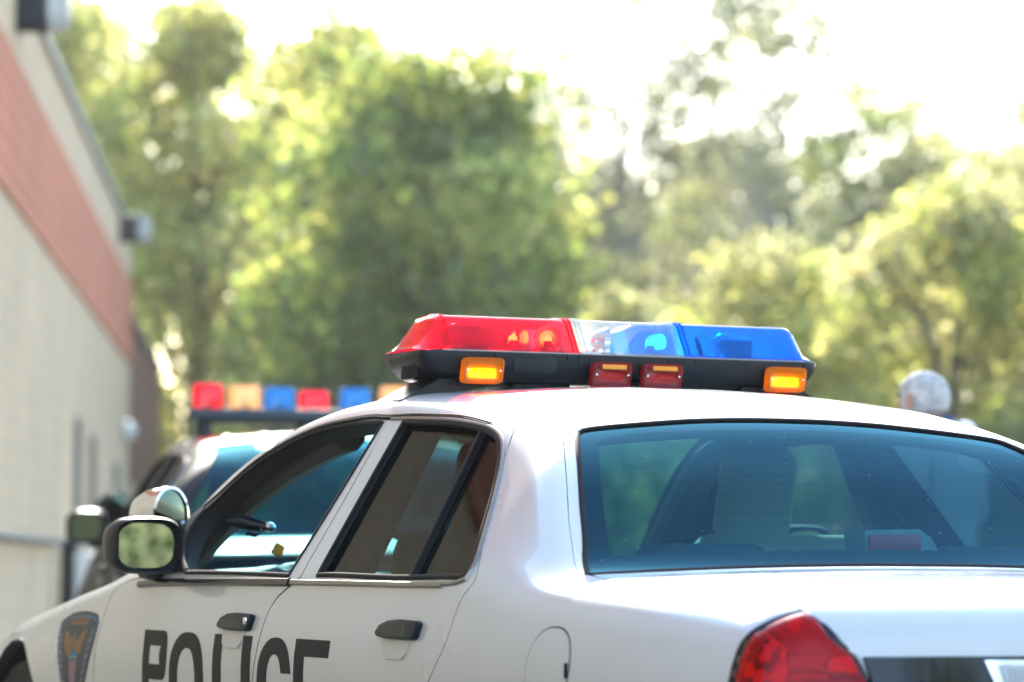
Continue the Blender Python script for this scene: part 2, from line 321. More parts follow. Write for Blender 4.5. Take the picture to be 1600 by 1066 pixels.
def panel(name,outer,mats,parent=None,holes=(),thick=.03,sp=.03,gap=0.0,lift=0.0,sides=(-1,),inner=True,us=None,hgap=0.0,crown=0.0,rim=1):
    """solid shell following the car skin inside outline `outer` (u,s); sides: -1 left, 1 right, both = one mesh"""
    outer=clean(outer); outer=inset(outer,gap) if gap else outer
    holes=[inset(clean(h),-hgap) if hgap else clean(h) for h in holes]
    loops=[outer]+holes; P=[]; E=[]
    for L in loops:
        o=len(P); P+=L; E+=[(o+i,o+(i+1)%len(L)) for i in range(len(L))]
    nb=len(P); A=np.array(outer); (u0,s0),(u1,s1)=A.min(0),A.max(0)
    gu,gs=np.meshgrid(np.arange(u0+sp/2,u1,sp),np.arange(s0+sp/2.6,s1,sp*.6)); gu=gu.ravel(); gs=gs.ravel()
    k=inside(gu,gs,outer)
    for h in holes: k&=~inside(gu,gs,h)
    gu,gs=gu[k],gs[k]
    B=np.array(P); keep=np.ones(len(gu),bool)
    for i in range(0,len(gu),4000):
        d=((gu[i:i+4000,None]-B[None,:,0])**2+(gs[i:i+4000,None]-B[None,:,1])**2).min(1); keep[i:i+4000]=d>(sp*.35)**2
    P+=list(zip(gu[keep],gs[keep]))
    v,_,f,_,_,_=delaunay_2d_cdt([Vector((float(a),float(b))) for a,b in P],E,[],0,1e-6)
    q=np.array([tuple(p) for p in v]); f=np.array([tuple(t) for t in f if len(t)==3])
    c=q[f].mean(1); k=inside(c[:,0],c[:,1],outer)
    for h in holes: k&=~inside(c[:,0],c[:,1],h)
    f=f[k]
    used=np.unique(f); mp=-np.ones(len(q),int); mp[used]=np.arange(len(used)); q=q[used]; f=mp[f]
    # counter-clockwise in (u,s)
    a=q[f]; ar=(a[:,1,0]-a[:,0,0])*(a[:,2,1]-a[:,0,1])-(a[:,2,0]-a[:,0,0])*(a[:,1,1]-a[:,0,1]); f=np.where(ar[:,None]<0,f[:,::-1],f)
    U,S_=(q[:,0],q[:,1]) if us is None else us(q[:,0],q[:,1])
    S_=np.clip(S_,0,1.82)
    p=body(U,S_); n=normal(U,S_)
    if n[np.argmax(-p[:,0])][0]>0: n=-n
    ed={}
    for t in f:
        for i in range(3):
            e=(t[i],t[(i+1)%3]); ed[e]=1
    be=[e for e in ed if (e[1],e[0]) not in ed]
    be=[e for e in be if not (S_[e[0]]>1.8195 and S_[e[1]]>1.8195)]
    if crown:   # rounded-over edge, for lenses
        bp=p[list({i for e in be for i in e})]; d=np.sqrt(((p[:,None]-bp[None])**2).sum(2).min(1)); lf=lift*np.sqrt(np.clip(1-(1-np.clip(d/crown,0,1))**2,0,1))
        p0=p; p=p0+n*lf[:,None]; base=p0-n*thick
    else:
        p=p+n*lift; base=p-n*thick
    V=[];F=[];MI=[];NR=[]
    for sd in sides:
        mir=np.array([-sd,1,1.]) ; o=len(V)
        pm=p*mir; nm=n*mir; bm_=base*mir; flip=(sd==1)
        V+=pm.tolist(); NR+=nm.tolist(); nv=len(p)
        # orientation test on the biggest triangle
        t0=f[np.argmax(np.linalg.norm(np.cross(p[f[:,1]]-p[f[:,0]],p[f[:,2]]-p[f[:,0]]),axis=1))]
        w=np.cross(pm[t0[1]]-pm[t0[0]],pm[t0[2]]-pm[t0[0]])@nm[t0[0]]<0
        ff=f[:,::-1] if w else f
        F+=(ff+o).tolist(); MI+=[0]*len(ff)
        if inner:
            V+=bm_.tolist(); NR+=(-nm).tolist(); F+=(ff[:,::-1]+o+nv).tolist(); MI+=[rim]*len(ff)
        acc={}
        for a_,b_ in be:
            d=np.cross(pm[b_]-pm[a_],nm[a_]); 
            if w: d=-d
            for i in (a_,b_): acc[i]=acc.get(i,0)+d
        if flip: pass
        ri={}
        for i,d in acc.items():
            ri[i]=len(V); d=d/(np.linalg.norm(d)+1e-12)
            if w!=flip and False: d=-d
            V.append(pm[i].tolist()); V.append(bm_[i].tolist()); NR+= [d.tolist()]*2
        for a_,b_ in be:
            qd=(ri[a_],ri[a_]+1,ri[b_]+1,ri[b_])
            cr=np.cross(np.array(V[qd[1]])-np.array(V[qd[0]]),np.array(V[qd[3]])-np.array(V[qd[0]]))
            if cr@np.array(NR[qd[0]])<0: qd=qd[::-1]
            F.append(qd); MI.append(rim)
    me=bpy.data.meshes.new(name); me.from_pydata(V,[],F)
    for m_ in mats: me.materials.append(m_)
    me.polygons.foreach_set('material_index',[min(i,len(mats)-1) for i in MI]); me.polygons.foreach_set('use_smooth',[True]*len(F)); me.update()
    if not crown: me.normals_split_custom_set_from_vertices(NR)
    return link(bpy.data.objects.new(name,me),parent)
def skin(path,off=0.,side=-1):
    U=np.array([a[0] for a in path]); S_=np.array([a[1] for a in path]); n=normal(U,S_)
    if n[np.argmax(-body(U,S_)[:,0])][0]>0: n=-n
    p=body(U,S_)+n*off; m=np.array([-side,1,1.]); return p*m,n*m
def moulding(mb,path,w,h,side=-1,off=0.,mi=0,base=-.004):
    """raised half-round strip following (u,s) path"""
    p,n=skin(path,off,side); t=np.gradient(p,axis=0); t/=np.linalg.norm(t,axis=1,keepdims=True)+1e-12; b=np.cross(n,t)
    ks=[(-.5,base),(-.5,h*.45),(-.34,h*.88),(0,h),(.34,h*.88),(.5,h*.45),(.5,base)]
    mb.loft([[tuple(p[i]+b[i]*k*w+n[i]*q) for k,q in ks] for i in range(len(p))],mi)
    return mb
# ---------------------------------------------------------------- outlines of the sedan in (u,s)
SHUT=[(-.851,1.196),(-.951,1.104),(-1.036,1.023),(-1.146,.934),(-1.24,.84),(-1.292,.765),(-1.268,.713),(-1.252,.664),(-1.239,.612),(-1.205,.572),(-1.156,.525),(-1.07,.42),(-1.02,.30),(-1.0,.08)]
SHUT2=[(-.175,1.121),(-.203,1.059),(-.284,.738),(-.234,.718),(-.157,.685),(-.124,.651),(-.108,.602),(-.095,.562),(-.075,.508),(-.065,.3),(-.06,.08)]
LEAD=[(1.2,.08),(1.198,.3),(1.194,.503),(1.184,.65),(1.17,.72),(1.10,.748),(.905,.752)]
DRIP=[(.773,.796),(.86,.875),(.938,.95),(.950,1.012),(.912,1.043),(.853,1.056),(.793,1.062),(.753,1.075),(.704,1.093),(.653,1.107),(.573,1.117),(.484,1.123),(.384,1.128),(.273,1.131),(.091,1.130),(-.08,1.127),(-.175,1.1225)]
DRIP2=[(-.175,1.1225),(-.348,1.128),(-.475,1.131),(-.644,1.138),(-.763,1.139)]
SAIL=[(-.851,1.196),(-.887,1.200),(-.928,1.207),(-.969,1.216),(-1.008,1.226),(-1.032,1.232),(-1.060,1.234),(-1.093,1.230),(-1.185,1.223),(-1.256,1.221),(-1.322,1.219),(-1.39,1.213),(-1.454,1.198),(-1.499,1.171),(-1.531,1.147),(-1.557,1.133),(-1.584,1.140)]
FWIN=[(.575,.752),(.05,.745),(-.202,.741),(-.188,.924),(-.163,1.112),(.079,1.120),(.257,1.122),(.369,1.119),(.466,1.111),(.551,1.103),(.63,1.09),(.682,1.074),(.724,1.053),(.765,1.034),(.805,1.015),(.823,.985),(.808,.934),(.760,.868),(.688,.805)]
RWIN=[(-.39,.743),(-.337,.926),(-.29,1.114),(-.493,1.117),(-.667,1.124),(-.79,1.123),(-.845,1.119),(-.877,1.110),(-.919,1.091),(-1.0,1.040),(-1.113,.945),(-1.212,.83),(-1.238,.785),(-1.232,.770),(-1.216,.762),(-1.19,.757)]
RCHROME=[(-.238,.727),(-.665,.727),(-1.055,.731),(-1.216,.745),(-1.247,.760),(-1.251,.789),(-1.228,.839),(-1.13,.953),(-1.017,1.046),(-.937,1.097),(-.892,1.117),(-.843,1.129),(-.777,1.135),(-.657,1.132),(-.48,1.126),(-.21,1.121)]
GSIDE=[(-1.586,1.147),(-1.56,1.175),(-1.53,1.200),(-1.495,1.219),(-1.45,1.231),(-1.408,1.238),(-1.32,1.245),(-1.225,1.251),(-1.138,1.257),(-1.078,1.265),(-1.041,1.274)]
GTOP=[(-1.027,1.287),(-1.014,1.337),(-1.006,1.396),(-.995,1.49),(-.986,1.59),(-.981,1.742),(-.980,1.82)]
GBOT=[(-1.588,1.156),(-1.588,1.276),(-1.588,1.363),(-1.587,1.574),(-1.587,1.687),(-1.587,1.82)]
WTOP=[(.335,1.82),(.338,1.60),(.352,1.40),(.372,1.30)]
WSIDE=[(.39,1.275),(.62,1.262),(.95,1.245),(1.245,1.225)]
WBOT=[(1.262,1.235),(1.285,1.45),(1.30,1.82)]
ARCF=[(2.05,.345,.395)]; ARCR=[(-1.43,.345,.385)]
def arch(c,n=26):
    y0,z0,r=c; a=[math.pi*(i/n) for i in range(n+1)]; ys=np.array([y0+r*math.cos(t) for t in a]); zs=np.array([z0+r*math.sin(t) for t in a])
    return list(zip(ys.tolist(),s_at(ys,zs).tolist()))
def side_panel_loops():
    D=SHUT2+[]
    fd=smoothloop(SHUT2[:3],step=.03)+smoothloop(SHUT2[2:])[1:]+straight([(-.06,.08),(1.2,.08)])[1:]+smoothloop(LEAD)[1:]+straight([(.905,.752),(.80,.768)])[1:]+smoothloop(DRIP)+[]
    rd=smoothloop(SHUT)+straight([(-1.0,.08),(-.06,.08)])[1:]+smoothloop(SHUT2[2:])[::-1][1:]+smoothloop(SHUT2[:3],step=.03)[::-1][1:]+smoothloop(DRIP2)+straight([(-.763,1.139),(-.851,1.196)])[1:-1]
    af=arch(ARCF[0]); ar=arch(ARCR[0])
    fe=smoothloop(LEAD)[::-1][:0]+straight([(1.2,.08),(1.2,.08)])[:1]+smoothloop(LEAD)[1:]+straight([(.905,.752),(1.15,.80),(1.28,1.125),(2.85,1.13),(3.01,1.13)])[1:]+straight([(3.01,1.13),(3.01,.08),(2.45,.08)])[1:]+af+straight([(1.655,.08),(1.2,.08)])[:-1]
    af_s=[p for p in af]
    qp=smoothloop(SAIL)+straight([(-1.584,1.140),(-1.62,1.155),(-2.30,1.160),(-2.345,1.160),(-2.42,1.2),(-3.05,1.2)])[1:]+straight([(-3.05,1.2),(-3.05,.08),(-1.815,.08)])[1:]+ar[::-1]+straight([(-1.045,.08),(-1.0,.08)])[:-1]+smoothloop(SHUT)[::-1][:-1]
    return fd,rd,fe,qp
FD,RD,FE,QP=side_panel_loops()
ROOF=smoothloop([(1.265,1.12),(1.15,.80),(.97,.765),(.82,.772)],step=.02)+smoothloop(DRIP)+smoothloop(DRIP2)[1:]+straight([(-.763,1.139),(-.851,1.196)])[1:]+smoothloop(SAIL)[1:]+smoothloop(GSIDE)[1:]+smoothloop([(-1.041,1.274),(-1.027,1.287)])[1:]+smoothloop(GTOP)[1:]+straight([(-.980,1.82),(.335,1.82)])[1:]+smoothloop(WTOP)[1:]+smoothloop([(.372,1.30),(.39,1.275)])[1:]+smoothloop(WSIDE)[1:]
RGLASS=smoothloop(GSIDE)+smoothloop(GTOP)+[]+straight([(-.980,1.82),(-1.587,1.82)])[1:]+smoothloop(GBOT)[::-1][1:]
WGLASS=smoothloop(WSIDE)[::-1]+smoothloop(WTOP)[::-1][1:]+straight([(.335,1.82),(1.30,1.82)])[1:]+smoothloop(WBOT)[::-1][1:]
FRITIN=smoothloop([(-1.475,1.249),(-1.291,1.268),(-1.09,1.292)])+smoothloop([(-1.075,1.305),(-1.06,1.42),(-1.052,1.82)])+straight([(-1.052,1.82),(-1.523,1.82)])[1:]+smoothloop([(-1.523,1.82),(-1.515,1.537),(-1.492,1.27)])[1:]
LAMP=smoothloop([(-2.345,1.158),(-2.345,1.082),(-2.343,.997),(-2.341,.892),(-2.338,.828),(-2.336,.769),(-2.335,.717),(-2.335,.671),(-2.336,.615),(-2.34,.45),(-2.36,.35)])+smoothloop([(-2.40,.33),(-2.56,.45),(-2.60,.62),(-2.59,.76),(-2.562,.927),(-2.54,1.012),(-2.515,1.091),(-2.476,1.190),(-2.445,1.224),(-2.416,1.236),(-2.397,1.231),(-2.382,1.222),(-2.371,1.211),(-2.359,1.189),(-2.345,1.158)])
PT=[M['white'],M['black']]
def both(fn): return [fn(s) for s in (-1,1)]
def flat(p): return (float(p[0]),float(p[1]),float(p[2]))
def on_side(y,z,off=0.,side=-1):
    p,n=skin([(y,float(s_at(y,z)))],off,side); return p[0],n[0]
def yz_panel(name,loop,mat,parent,lift,thick=.0006,sp=.03,holes=()):
    """flat print or lens given in (y,z), laid on the side of the car"""
    return panel(name,loop,[mat,mat],parent,holes=holes,thick=thick,sp=sp,lift=lift,us=lambda a,b:(a,s_at(a,b)))
def xz_panel(name,loop,mats,parent,lift,thick=.004,sp=.03,holes=(),sides=(-1,),crown=0):
    return panel(name,loop,mats,parent,holes=holes,thick=thick,sp=sp,lift=lift,us=lambda a,b:us_at_tail(a,b),sides=sides,crown=crown)
# ---- letters
def ell(cx,cy,rx,ry,n=40,p=2.4,a0=0,a1=2*math.pi,end=False):
    r=[]
    for i in range(n+(1 if end else 0)):
        a=a0+(a1-a0)*i/n; c,s=math.cos(a),math.sin(a)
        r.append((cx+rx*math.copysign(abs(c)**(2/p),c),cy+ry*math.copysign(abs(s)**(2/p),s)))
    return r
def letter(ch,w,h,k):
    """outline and holes in a w x h box; k = stroke (vertical, horizontal)"""
    a,b=k
    if ch=='P':
        t=h*.47; o=[(0,0),(a,0),(a,t)]+[(x,y) for x,y in ell(w-(h-t)*.36,(h+t)/2,(h-t)*.36,(h-t)/2,20,2.6,-math.pi/2,math.pi/2,True)]+[(0,h)]
        i=[(a,t+b),(a,h-b)]+ell(w-(h-t)*.36,(h+t)/2,(h-t)*.36-a*.92,(h-t)/2-b,20,2.4,math.pi/2,-math.pi/2,True); return o,[i]
    if ch=='O': return ell(w/2,h/2,w/2,h/2,48,2.5),[ell(w/2,h/2,w/2-a,h/2-b,48,2.3)]
    if ch=='L': return [(0,0),(w,0),(w,b),(a,b),(a,h),(0,h)],[]
    if ch=='I': return [(0,0),(a,0),(a,h),(0,h)],[]
    if ch=='E': return [(0,0),(w,0),(w,b),(a,b),(a,h/2-b*.47),(w*.9,h/2-b*.47),(w*.9,h/2+b*.47),(a,h/2+b*.47),(a,h-b),(w,h-b),(w,h),(0,h)],[]
    if ch=='C':
        t=h*.155; q=lambda rx,ry:math.asin(min(1,(t/ry)**(2.4/2)))
        ao=q(w/2,h/2); ai=q(w/2-a,h/2-b); o=ell(w/2,h/2,w/2,h/2,44,2.4,ao,2*math.pi-ao,True); i=ell(w/2,h/2,w/2-a,h/2-b,44,2.4,2*math.pi-ai,ai,True); return o+i,[]
# ---------------------------------------------------------------- sedan
def wheel(parent,x,y,side):
    Mx=Matrix.Translation((x,y,.345))@Matrix.Rotation(math.radians(90)*side,4,'Y')
    t=MB().lathe([(.215,-.10),(.235,-.11),(.31,-.115),(.335,-.095),(.345,-.06),(.345,.06),(.335,.095),(.31,.115),(.235,.11),(.215,.10),(.20,.0),(.215,-.10)],48,0,Mx).build('tyre',M['tyre'])
    w=MB().lathe([(.001,.055),(.06,.055),(.065,.03),(.13,.02),(.17,.045),(.19,.06),(.212,.10),(.22,.085),(.20,-.08),(.001,-.08)],40,0,Mx)
    for k in range(12):
        a=k*math.pi/6; w.add([Mx@Vector((.155*math.cos(a)+.014*math.cos(q),.155*math.sin(a)+.014*math.sin(q),.047)) for q in (i*math.pi/4 for i in range(8))],[tuple(range(8))],1)
    r=w.build('wheel',[M['grey'],M['gloss_black']],parent); t.parent=r; t.name='tyre'; return r
def build_sedan(loc,label):
    car=thing('police_car',label,'police car',loc)
    # fixed shell
    shell=panel('roof',ROOF,[M['white'],M['inner']],car,thick=.045,sp=.03,sides=(-1,1))
    hood=panel('hood',straight([(1.42,1.135),(2.84,1.135),(2.86,1.82),(1.43,1.82),(1.42,1.135)])[:-1],[M['white'],M['inner']],car,thick=.02,sp=.05,gap=lambda u,s:.003 if s<1.815 else 0,sides=(-1,1))
    panel('cowl',straight([(1.272,1.13),(1.415,1.13),(1.425,1.82),(1.305,1.82),(1.266,1.24)],closed=True),[M['black'],M['black']],car,thick=.02,sp=.04,sides=(-1,1))
    trunk=panel('trunk_lid',smoothloop([(-1.592,1.82),(-1.592,1.6),(-1.591,1.35),(-1.589,1.16)])+straight([(-1.63,1.160),(-2.0,1.163),(-2.30,1.165),(-2.345,1.165),(-2.42,1.205),(-3.04,1.205),(-3.04,1.82)])[:]+straight([(-3.04,1.82),(-1.592,1.82)])[1:-1],PT,car,thick=.02,sp=.028,gap=lambda u,s:.0022 if s<1.815 and u>-2.9 else 0,sides=(-1,1))
    for sd in (-1,1):
        q=panel('quarter_panel',QP,[M['white'],M['inner']],car,thick=.03,sp=.03,sides=(sd,),gap=lambda u,s:.0024 if (s>1.105 and -1.575<u<-.86) else .0004)
        fe=panel('fender',FE,[M['white'],M['inner']],car,thick=.025,sp=.035,sides=(sd,),gap=.0018)
        fd=panel('front_door',FD,[M['white'],M['inner']],car,holes=[smoothloop(FWIN[:3],step=.03)[:-1]+smoothloop(FWIN[2:5],step=.03)[:-1]+smoothloop(FWIN[4:]+FWIN[:1])[:-1]],thick=.05,sp=.03,sides=(sd,),gap=lambda u,s:.0022 if s<1.05 else .0008)
        rd=panel('rear_door',RD,[M['white'],M['inner']],car,holes=[smoothloop(RWIN[:3],step=.03)[:-1]+smoothloop(RWIN[2:]+RWIN[:1])[:-1]],thick=.05,sp=.03,sides=(sd,),gap=lambda u,s:.0022 if s<1.05 else (.0012 if u<-.77 else .0006))
        # glass
        panel('window_glass',RWIN,[M['side_glass']]*2,rd,thick=.004,sp=.05,lift=-.014,sides=(sd,),inner=False)
        if sd==1: panel('window_glass',FWIN,[M['door_glass']]*2,fd,thick=.004,sp=.05,lift=-.014,sides=(sd,),inner=False)
        # seals and trims
        m=MB(); moulding(m,smoothloop(RCHROME),.011,.006,sd); m.build('window_trim',M['grey_trim'],rd)
        m=MB(); rl=smoothloop(RWIN[:3],step=.03)[:-1]+smoothloop(RWIN[2:]+RWIN[:1])
        moulding(m,rl,.013,.0035,sd); moulding(m,straight([(-.748,1.122),(-.848,.93),(-.955,.745)]),.013,.002,sd,mi=0,base=-.02); m.build('window_seal',M['rubber'],rd)
        m=MB(); fl=smoothloop(FWIN[2:5],step=.03)[:-1]+smoothloop(FWIN[4:]+FWIN[:1])[:-1]; moulding(m,smoothloop(FWIN[:3],step=.03)+fl,.012,.0035,sd); m.build('window_seal',M['rubber'],fd)
        m=MB(); moulding(m,smoothloop([(.93,.728),(.6,.725),(.1,.725),(-.226,.725)]),.020,.010,sd); m.build('belt_moulding',M['gloss_black'],fd)
        m=MB(); moulding(m,smoothloop([(-.240,.7255),(-.7,.7255),(-1.06,.727),(-1.15,.731)]),.014,.0085,sd); m.build('belt_moulding',M['grey_trim'],rd)
        # drip moulding belongs to the roof
        m=MB(); moulding(m,smoothloop(DRIP[2:]+DRIP2[1:]),.009,.006,sd); m.build('drip_moulding',M['rubber'],shell)
        m=MB(); moulding(m,[(a,b+.008) for a,b in smoothloop(DRIP[3:]+DRIP2[1:])],.006,.005,sd); m.build('drip_edge',M['grey_trim'],shell)
        # handles: paddle with a hooked front end over a cup
        for (y,d,hz) in ((.064,fd,.829),(-.986,rd,.830)):
            p,n=on_side(y,hz,0,sd); n=Vector(n); ty=Vector((0,1,0)); tz=n.cross(ty)
            if tz.z<0: tz=-tz
            fn=lambda a,b,c:Vector(p)-ty*a+tz*b+n*c
            out=[(-.125,-.010),(-.108,.006),(-.062,.017),(.004,.021),(.104,.019),(.112,.013),(.106,-.016),(.092,-.022),(.012,-.023),(-.075,-.022),(-.110,-.019),(-.122,-.015)]
            h=MB(); h.loft([[fn(a*k,b*k,off) for a,b in out] for off,k in ((.0005,1),(.008,1),(.0115,.985),(.0135,.955),(.0142,.90))]); hh=h.build('handle',M['handle'],d,smooth=60)
            g=MB(); g.loft([[fn(a,b,c) for a,b in ((-.098,-.017),(-.092,-.005),(-.058,.006),(.048,.008),(.062,-.018))] for c in (.0135,.0146)]); g.build('handle_recess',M['black'],hh)
            if sd==-1 and d is fd: MB().rbox(fn(.083,0,.0145),(.004,.022,.018),.002).build('lock_cylinder',M['chrome'],hh)
            c=MB(); c.loft([[fn(a,b,q) for a,b in ((-.10,-.018),(-.082,-.055),(-.06,-.066),(.03,-.066),(.055,-.050),(.066,-.018))] for q in (-.004,.0016)]); c.build('handle_cup',M['cup'],d,smooth=20)
        # door card and sail
        m=MB(); m.rbox((sd*.84,.45,.60),(.05,1.2,.56),.02); m.build('door_card',M['trim'],fd)
        m=MB(); m.rbox((sd*.84,-.62,.60),(.05,.95,.56),.02); m.build('door_card',M['trim'],rd)
        sail=panel('mirror_sail',straight([(.575,.750),(.93,.757),(.99,.80),(1.05,.90),(1.05,1.0),(1.0,1.06),(.95,1.068),(.90,1.062),(.855,1.054),(.807,1.019),(.826,.985),(.810,.934),(.762,.868),(.688,.803)],closed=True),[M['black'],M['black']],fd,thick=.02,sp=.03,lift=.006,sides=(sd,))
        # tail lamp
        lamp=panel('tail_lamp',LAMP,[M['gloss_black'],M['gloss_black']],car,thick=.006,sp=.02,lift=.003,sides=(sd,))
        lens=panel('lens',inset(clean(LAMP),.010),[M['tail_lens']]*2,lamp,thick=.004,sp=.014,lift=.020,crown=.035,sides=(sd,),inner=False)
        panel('lamp_base',inset(clean(LAMP),.014),[M['tail_base']]*2,lamp,thick=.001,sp=.03,lift=.004,sides=(sd,))
        pieces=[('tail_bright',[(-2.352,.56),(-2.351,.659),(-2.35,.734),(-2.349,.84),(-2.357,.878),(-2.372,.884),(-2.388,.893),(-2.404,.897),(-2.409,.836),(-2.427,.645),(-2.43,.56)]),
                ('tail_orange',[(-2.36,.624),(-2.356,.657),(-2.37,.662),(-2.375,.629)]),
                ('tail_dark',[(-2.375,.647),(-2.372,.667),(-2.391,.682),(-2.395,.658)]),
                ('tail_orange',[(-2.389,.628),(-2.397,.651),(-2.417,.703),(-2.425,.644)]),
                ('tail_dim',[(-2.353,.90),(-2.39,.91),(-2.411,.88),(-2.47,1.06),(-2.49,1.11),(-2.44,1.19),(-2.40,1.21),(-2.372,1.18),(-2.354,1.12)]),
                ('tail_spot',[(-2.375,1.0),(-2.358,1.058),(-2.357,1.102),(-2.361,1.125),(-2.383,1.078),(-2.388,1.028)]),
                ('tail_pink',[(-2.424,.669),(-2.412,.84),(-2.461,1.025),(-2.484,.795)]),
                ('tail_bright',[(-2.490,.804),(-2.466,1.034),(-2.483,1.11),(-2.504,1.064),(-2.527,.987),(-2.53,.94)]),
                ('tail_pink',[(-2.430,.640),(-2.427,.658),(-2.468,.697),(-2.492,.755),(-2.497,.688)]),
                ('tail_dark',[(-2.500,.698),(-2.498,.765),(-2.536,.906),(-2.553,.858)]),
                ('tail_bright',[(-2.35,.35),(-2.35,.54),(-2.56,.58),(-2.54,.45),(-2.45,.40)])]
        for k_,(mt,lp) in enumerate(pieces): panel('reflector',straight(lp,closed=True),[M[mt]]*2,lamp,thick=.001,sp=.03,lift=.0045+.0006*k_,sides=(sd,))
        m=MB(); moulding(m,straight([(-2.43,.775),(-2.48,.775),(-2.545,.785)]),.003,.006,sd,off=.004); m.build('divider_rib',M['tail_pink'],lamp)
        # headlamp
        hl=panel('headlight',straight([(2.93,.70),(2.93,.98),(3.02,.98),(3.12,.9),(3.12,.70)],closed=True),[M['rib_clear']]*2,car,thick=.01,sp=.03,lift=.006,sides=(sd,))
        for y in (2.05,-1.43): wheel(car,sd*.80,y,sd)
    # wheel wells and underbody
    m=MB()
    for sd in (-1,1):
        for y in (2.05,-1.43):
            prof=[(y+.40*math.cos(a),.345+.40*math.sin(a)) for a in (math.pi*i/16 for i in range(17))]
            m.loft([[(sd*x,a,b) for a,b in prof] for x in (.60,.915)],cap=False,closed=False); m.box((sd*.59,y,.55),(.01,.82,.44))
    m.rbox((0,.3,.23),(1.66,2.6,.06),.02); m.rbox((0,-2.0,.36),(1.5,.5,.10),.02); m.rbox((0,2.6,.38),(1.4,.4,.1),.02)
    m.build('underbody',M['rubber'],car)
    # bumpers
    for nm,us_,zz in (('rear_bumper',-1,.46),('front_bumper',1,.40)):
        m=MB(); rings=[]
        for i in range(25):
            t=-1+2*i/24; a=abs(t); y=(-2.50+.22*a**4 if us_<0 else 3.13-.30*a**3); x=(.90 if us_<0 else .80)*t
            s=-1 if us_<0 else 1
            rings.append([(x*(1 if a<.9 else 1),y-s*.10,zz+.14),(x,y-s*.01,zz+.15),(x,y+s*.01,zz+.12),(x,y+s*.012,zz-.10),(x,y-s*.02,zz-.17),(x,y-s*.12,zz-.17)])
        m.loft(rings); m.build(nm,M['white'],car)
    m=MB(); m.rbox((0,3.045,.60),(.86,.05,.16),.02)
    for k in range(9): m.rbox((-.36+.09*k,3.072,.60),(.012,.01,.13),.003,1)
    m.build('grille',[M['gloss_black'],M['chrome']],car)
    # glass
    panel('windshield',WGLASS,[M['shield_glass']]*2,car,thick=.004,sp=.04,lift=-.004,sides=(-1,1),inner=False)
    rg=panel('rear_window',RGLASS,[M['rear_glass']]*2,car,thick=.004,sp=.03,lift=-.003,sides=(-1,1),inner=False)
    f_up=smoothloop([(-1.497,1.269),(-1.474,1.270),(-1.403,1.281),(-1.313,1.288),(-1.227,1.294),(-1.099,1.308)])+smoothloop([(-1.075,1.320),(-1.052,1.397),(-1.04,1.554),(-1.035,1.703),(-1.033,1.82)]); f_bot=smoothloop([(-1.499,1.271),(-1.504,1.384),(-1.515,1.537),(-1.519,1.662),(-1.519,1.82)])
    panel('glass_border',smoothloop(GSIDE)+smoothloop(GTOP)+f_up[::-1]+f_bot+smoothloop(GBOT)[::-1],[M['frit']]*2,rg,thick=.0008,sp=.02,lift=-.005,sides=(-1,1),inner=False)
    m=MB()
    for sd in (-1,1): moulding(m,smoothloop(GSIDE+GTOP),.012,.003,sd); moulding(m,smoothloop(GBOT),.014,.003,sd)
    m.build('glass_seal',M['rubber'],rg)
    m=MB()
    for k in range(13):
        u=-1.04-.034*k
        for sd in (-1,1):
            p,n=skin(smoothloop([(u,1.315+.0*k),(u-.004,1.6),(u-.006,1.82)]),-.0045,sd); m.tube([flat(q) for q in p],.0003,4)
    m.build('defroster_wires',M['trim'],rg)
    # tail garnish between the lamps
    g=[(.618,.806),(.30,.807),(.0,.807),(.0,.66),(.30,.66),(.585,.66)]
    gar=xz_panel('trunk_garnish',straight(g,closed=True,step=.03),[M['garnish'],M['black']],car,.012,.016,sides=(-1,1))
    for sd in (-1,1):
        rl=xz_panel('reversing_lamp',straight([(.385,.799),(.20,.80),(.20,.675),(.335,.675)],closed=True,step=.03),[M['chrome'],M['chrome']],car,.016,.006,sides=(sd,))
        xz_panel('ribbed_lens',straight([(.358,.790),(.21,.791),(.21,.684),(.325,.684)],closed=True,step=.03),[M['rib_clear']]*2,rl,.019,.004,sides=(sd,))
        m=MB()
        for k in range(13):
            x=.222+.0095*k; z0=.69; z1=.783; uu,ss=us_at_tail(np.array([x,x]),np.array([z0,z1])); p,n=skin(list(zip(uu,ss)),.020,sd); m.tube([flat(q) for q in p],.0022,5)
        m.build('lens_rib',M['rib_clear'],rl)
    # ------------------------------------------------ cabin
    m=MB(); m.rbox((0,.2,.30),(1.62,2.6,.06),.02); m.build('cabin_floor',M['inner'],car)
    m=MB(); rings=[]
    for i in range(15):
        x=-.80+1.6*i/14; k=(x/.8)**2; rings.append([(x,1.32-.05*k,.955-.02*k),(x,1.0-.05*k,.975-.03*k),(x,.80,.965-.03*k+.03*math.exp(-((x+.4)/.2)**2)),(x,.70,.90-.02*k),(x,.70,.55),(x,.85,.45),(x,1.3,.45)])
    m.loft(rings); m.build('dashboard',M['trim'],car)
    m=MB(); Mx=Matrix.Translation((-.40,.53,.90))@Matrix.Rotation(math.radians(66),4,'X')
    m.add(*torus(.19,.014,36,10,Mx)); m.tube([Mx@Vector((0,0,-.25)),Mx@Vector((0,0,0))],.03,10); m.rbox(Mx@Vector((0,0,0)),(.13,.05,.10),.02)
    for a in (0,math.pi): m.tube([Mx@Vector((0,0,0)),Mx@Vector((.185*math.cos(a),.185*math.sin(a),0))],.012,8)
    m.build('steering_wheel',M['black'],car)
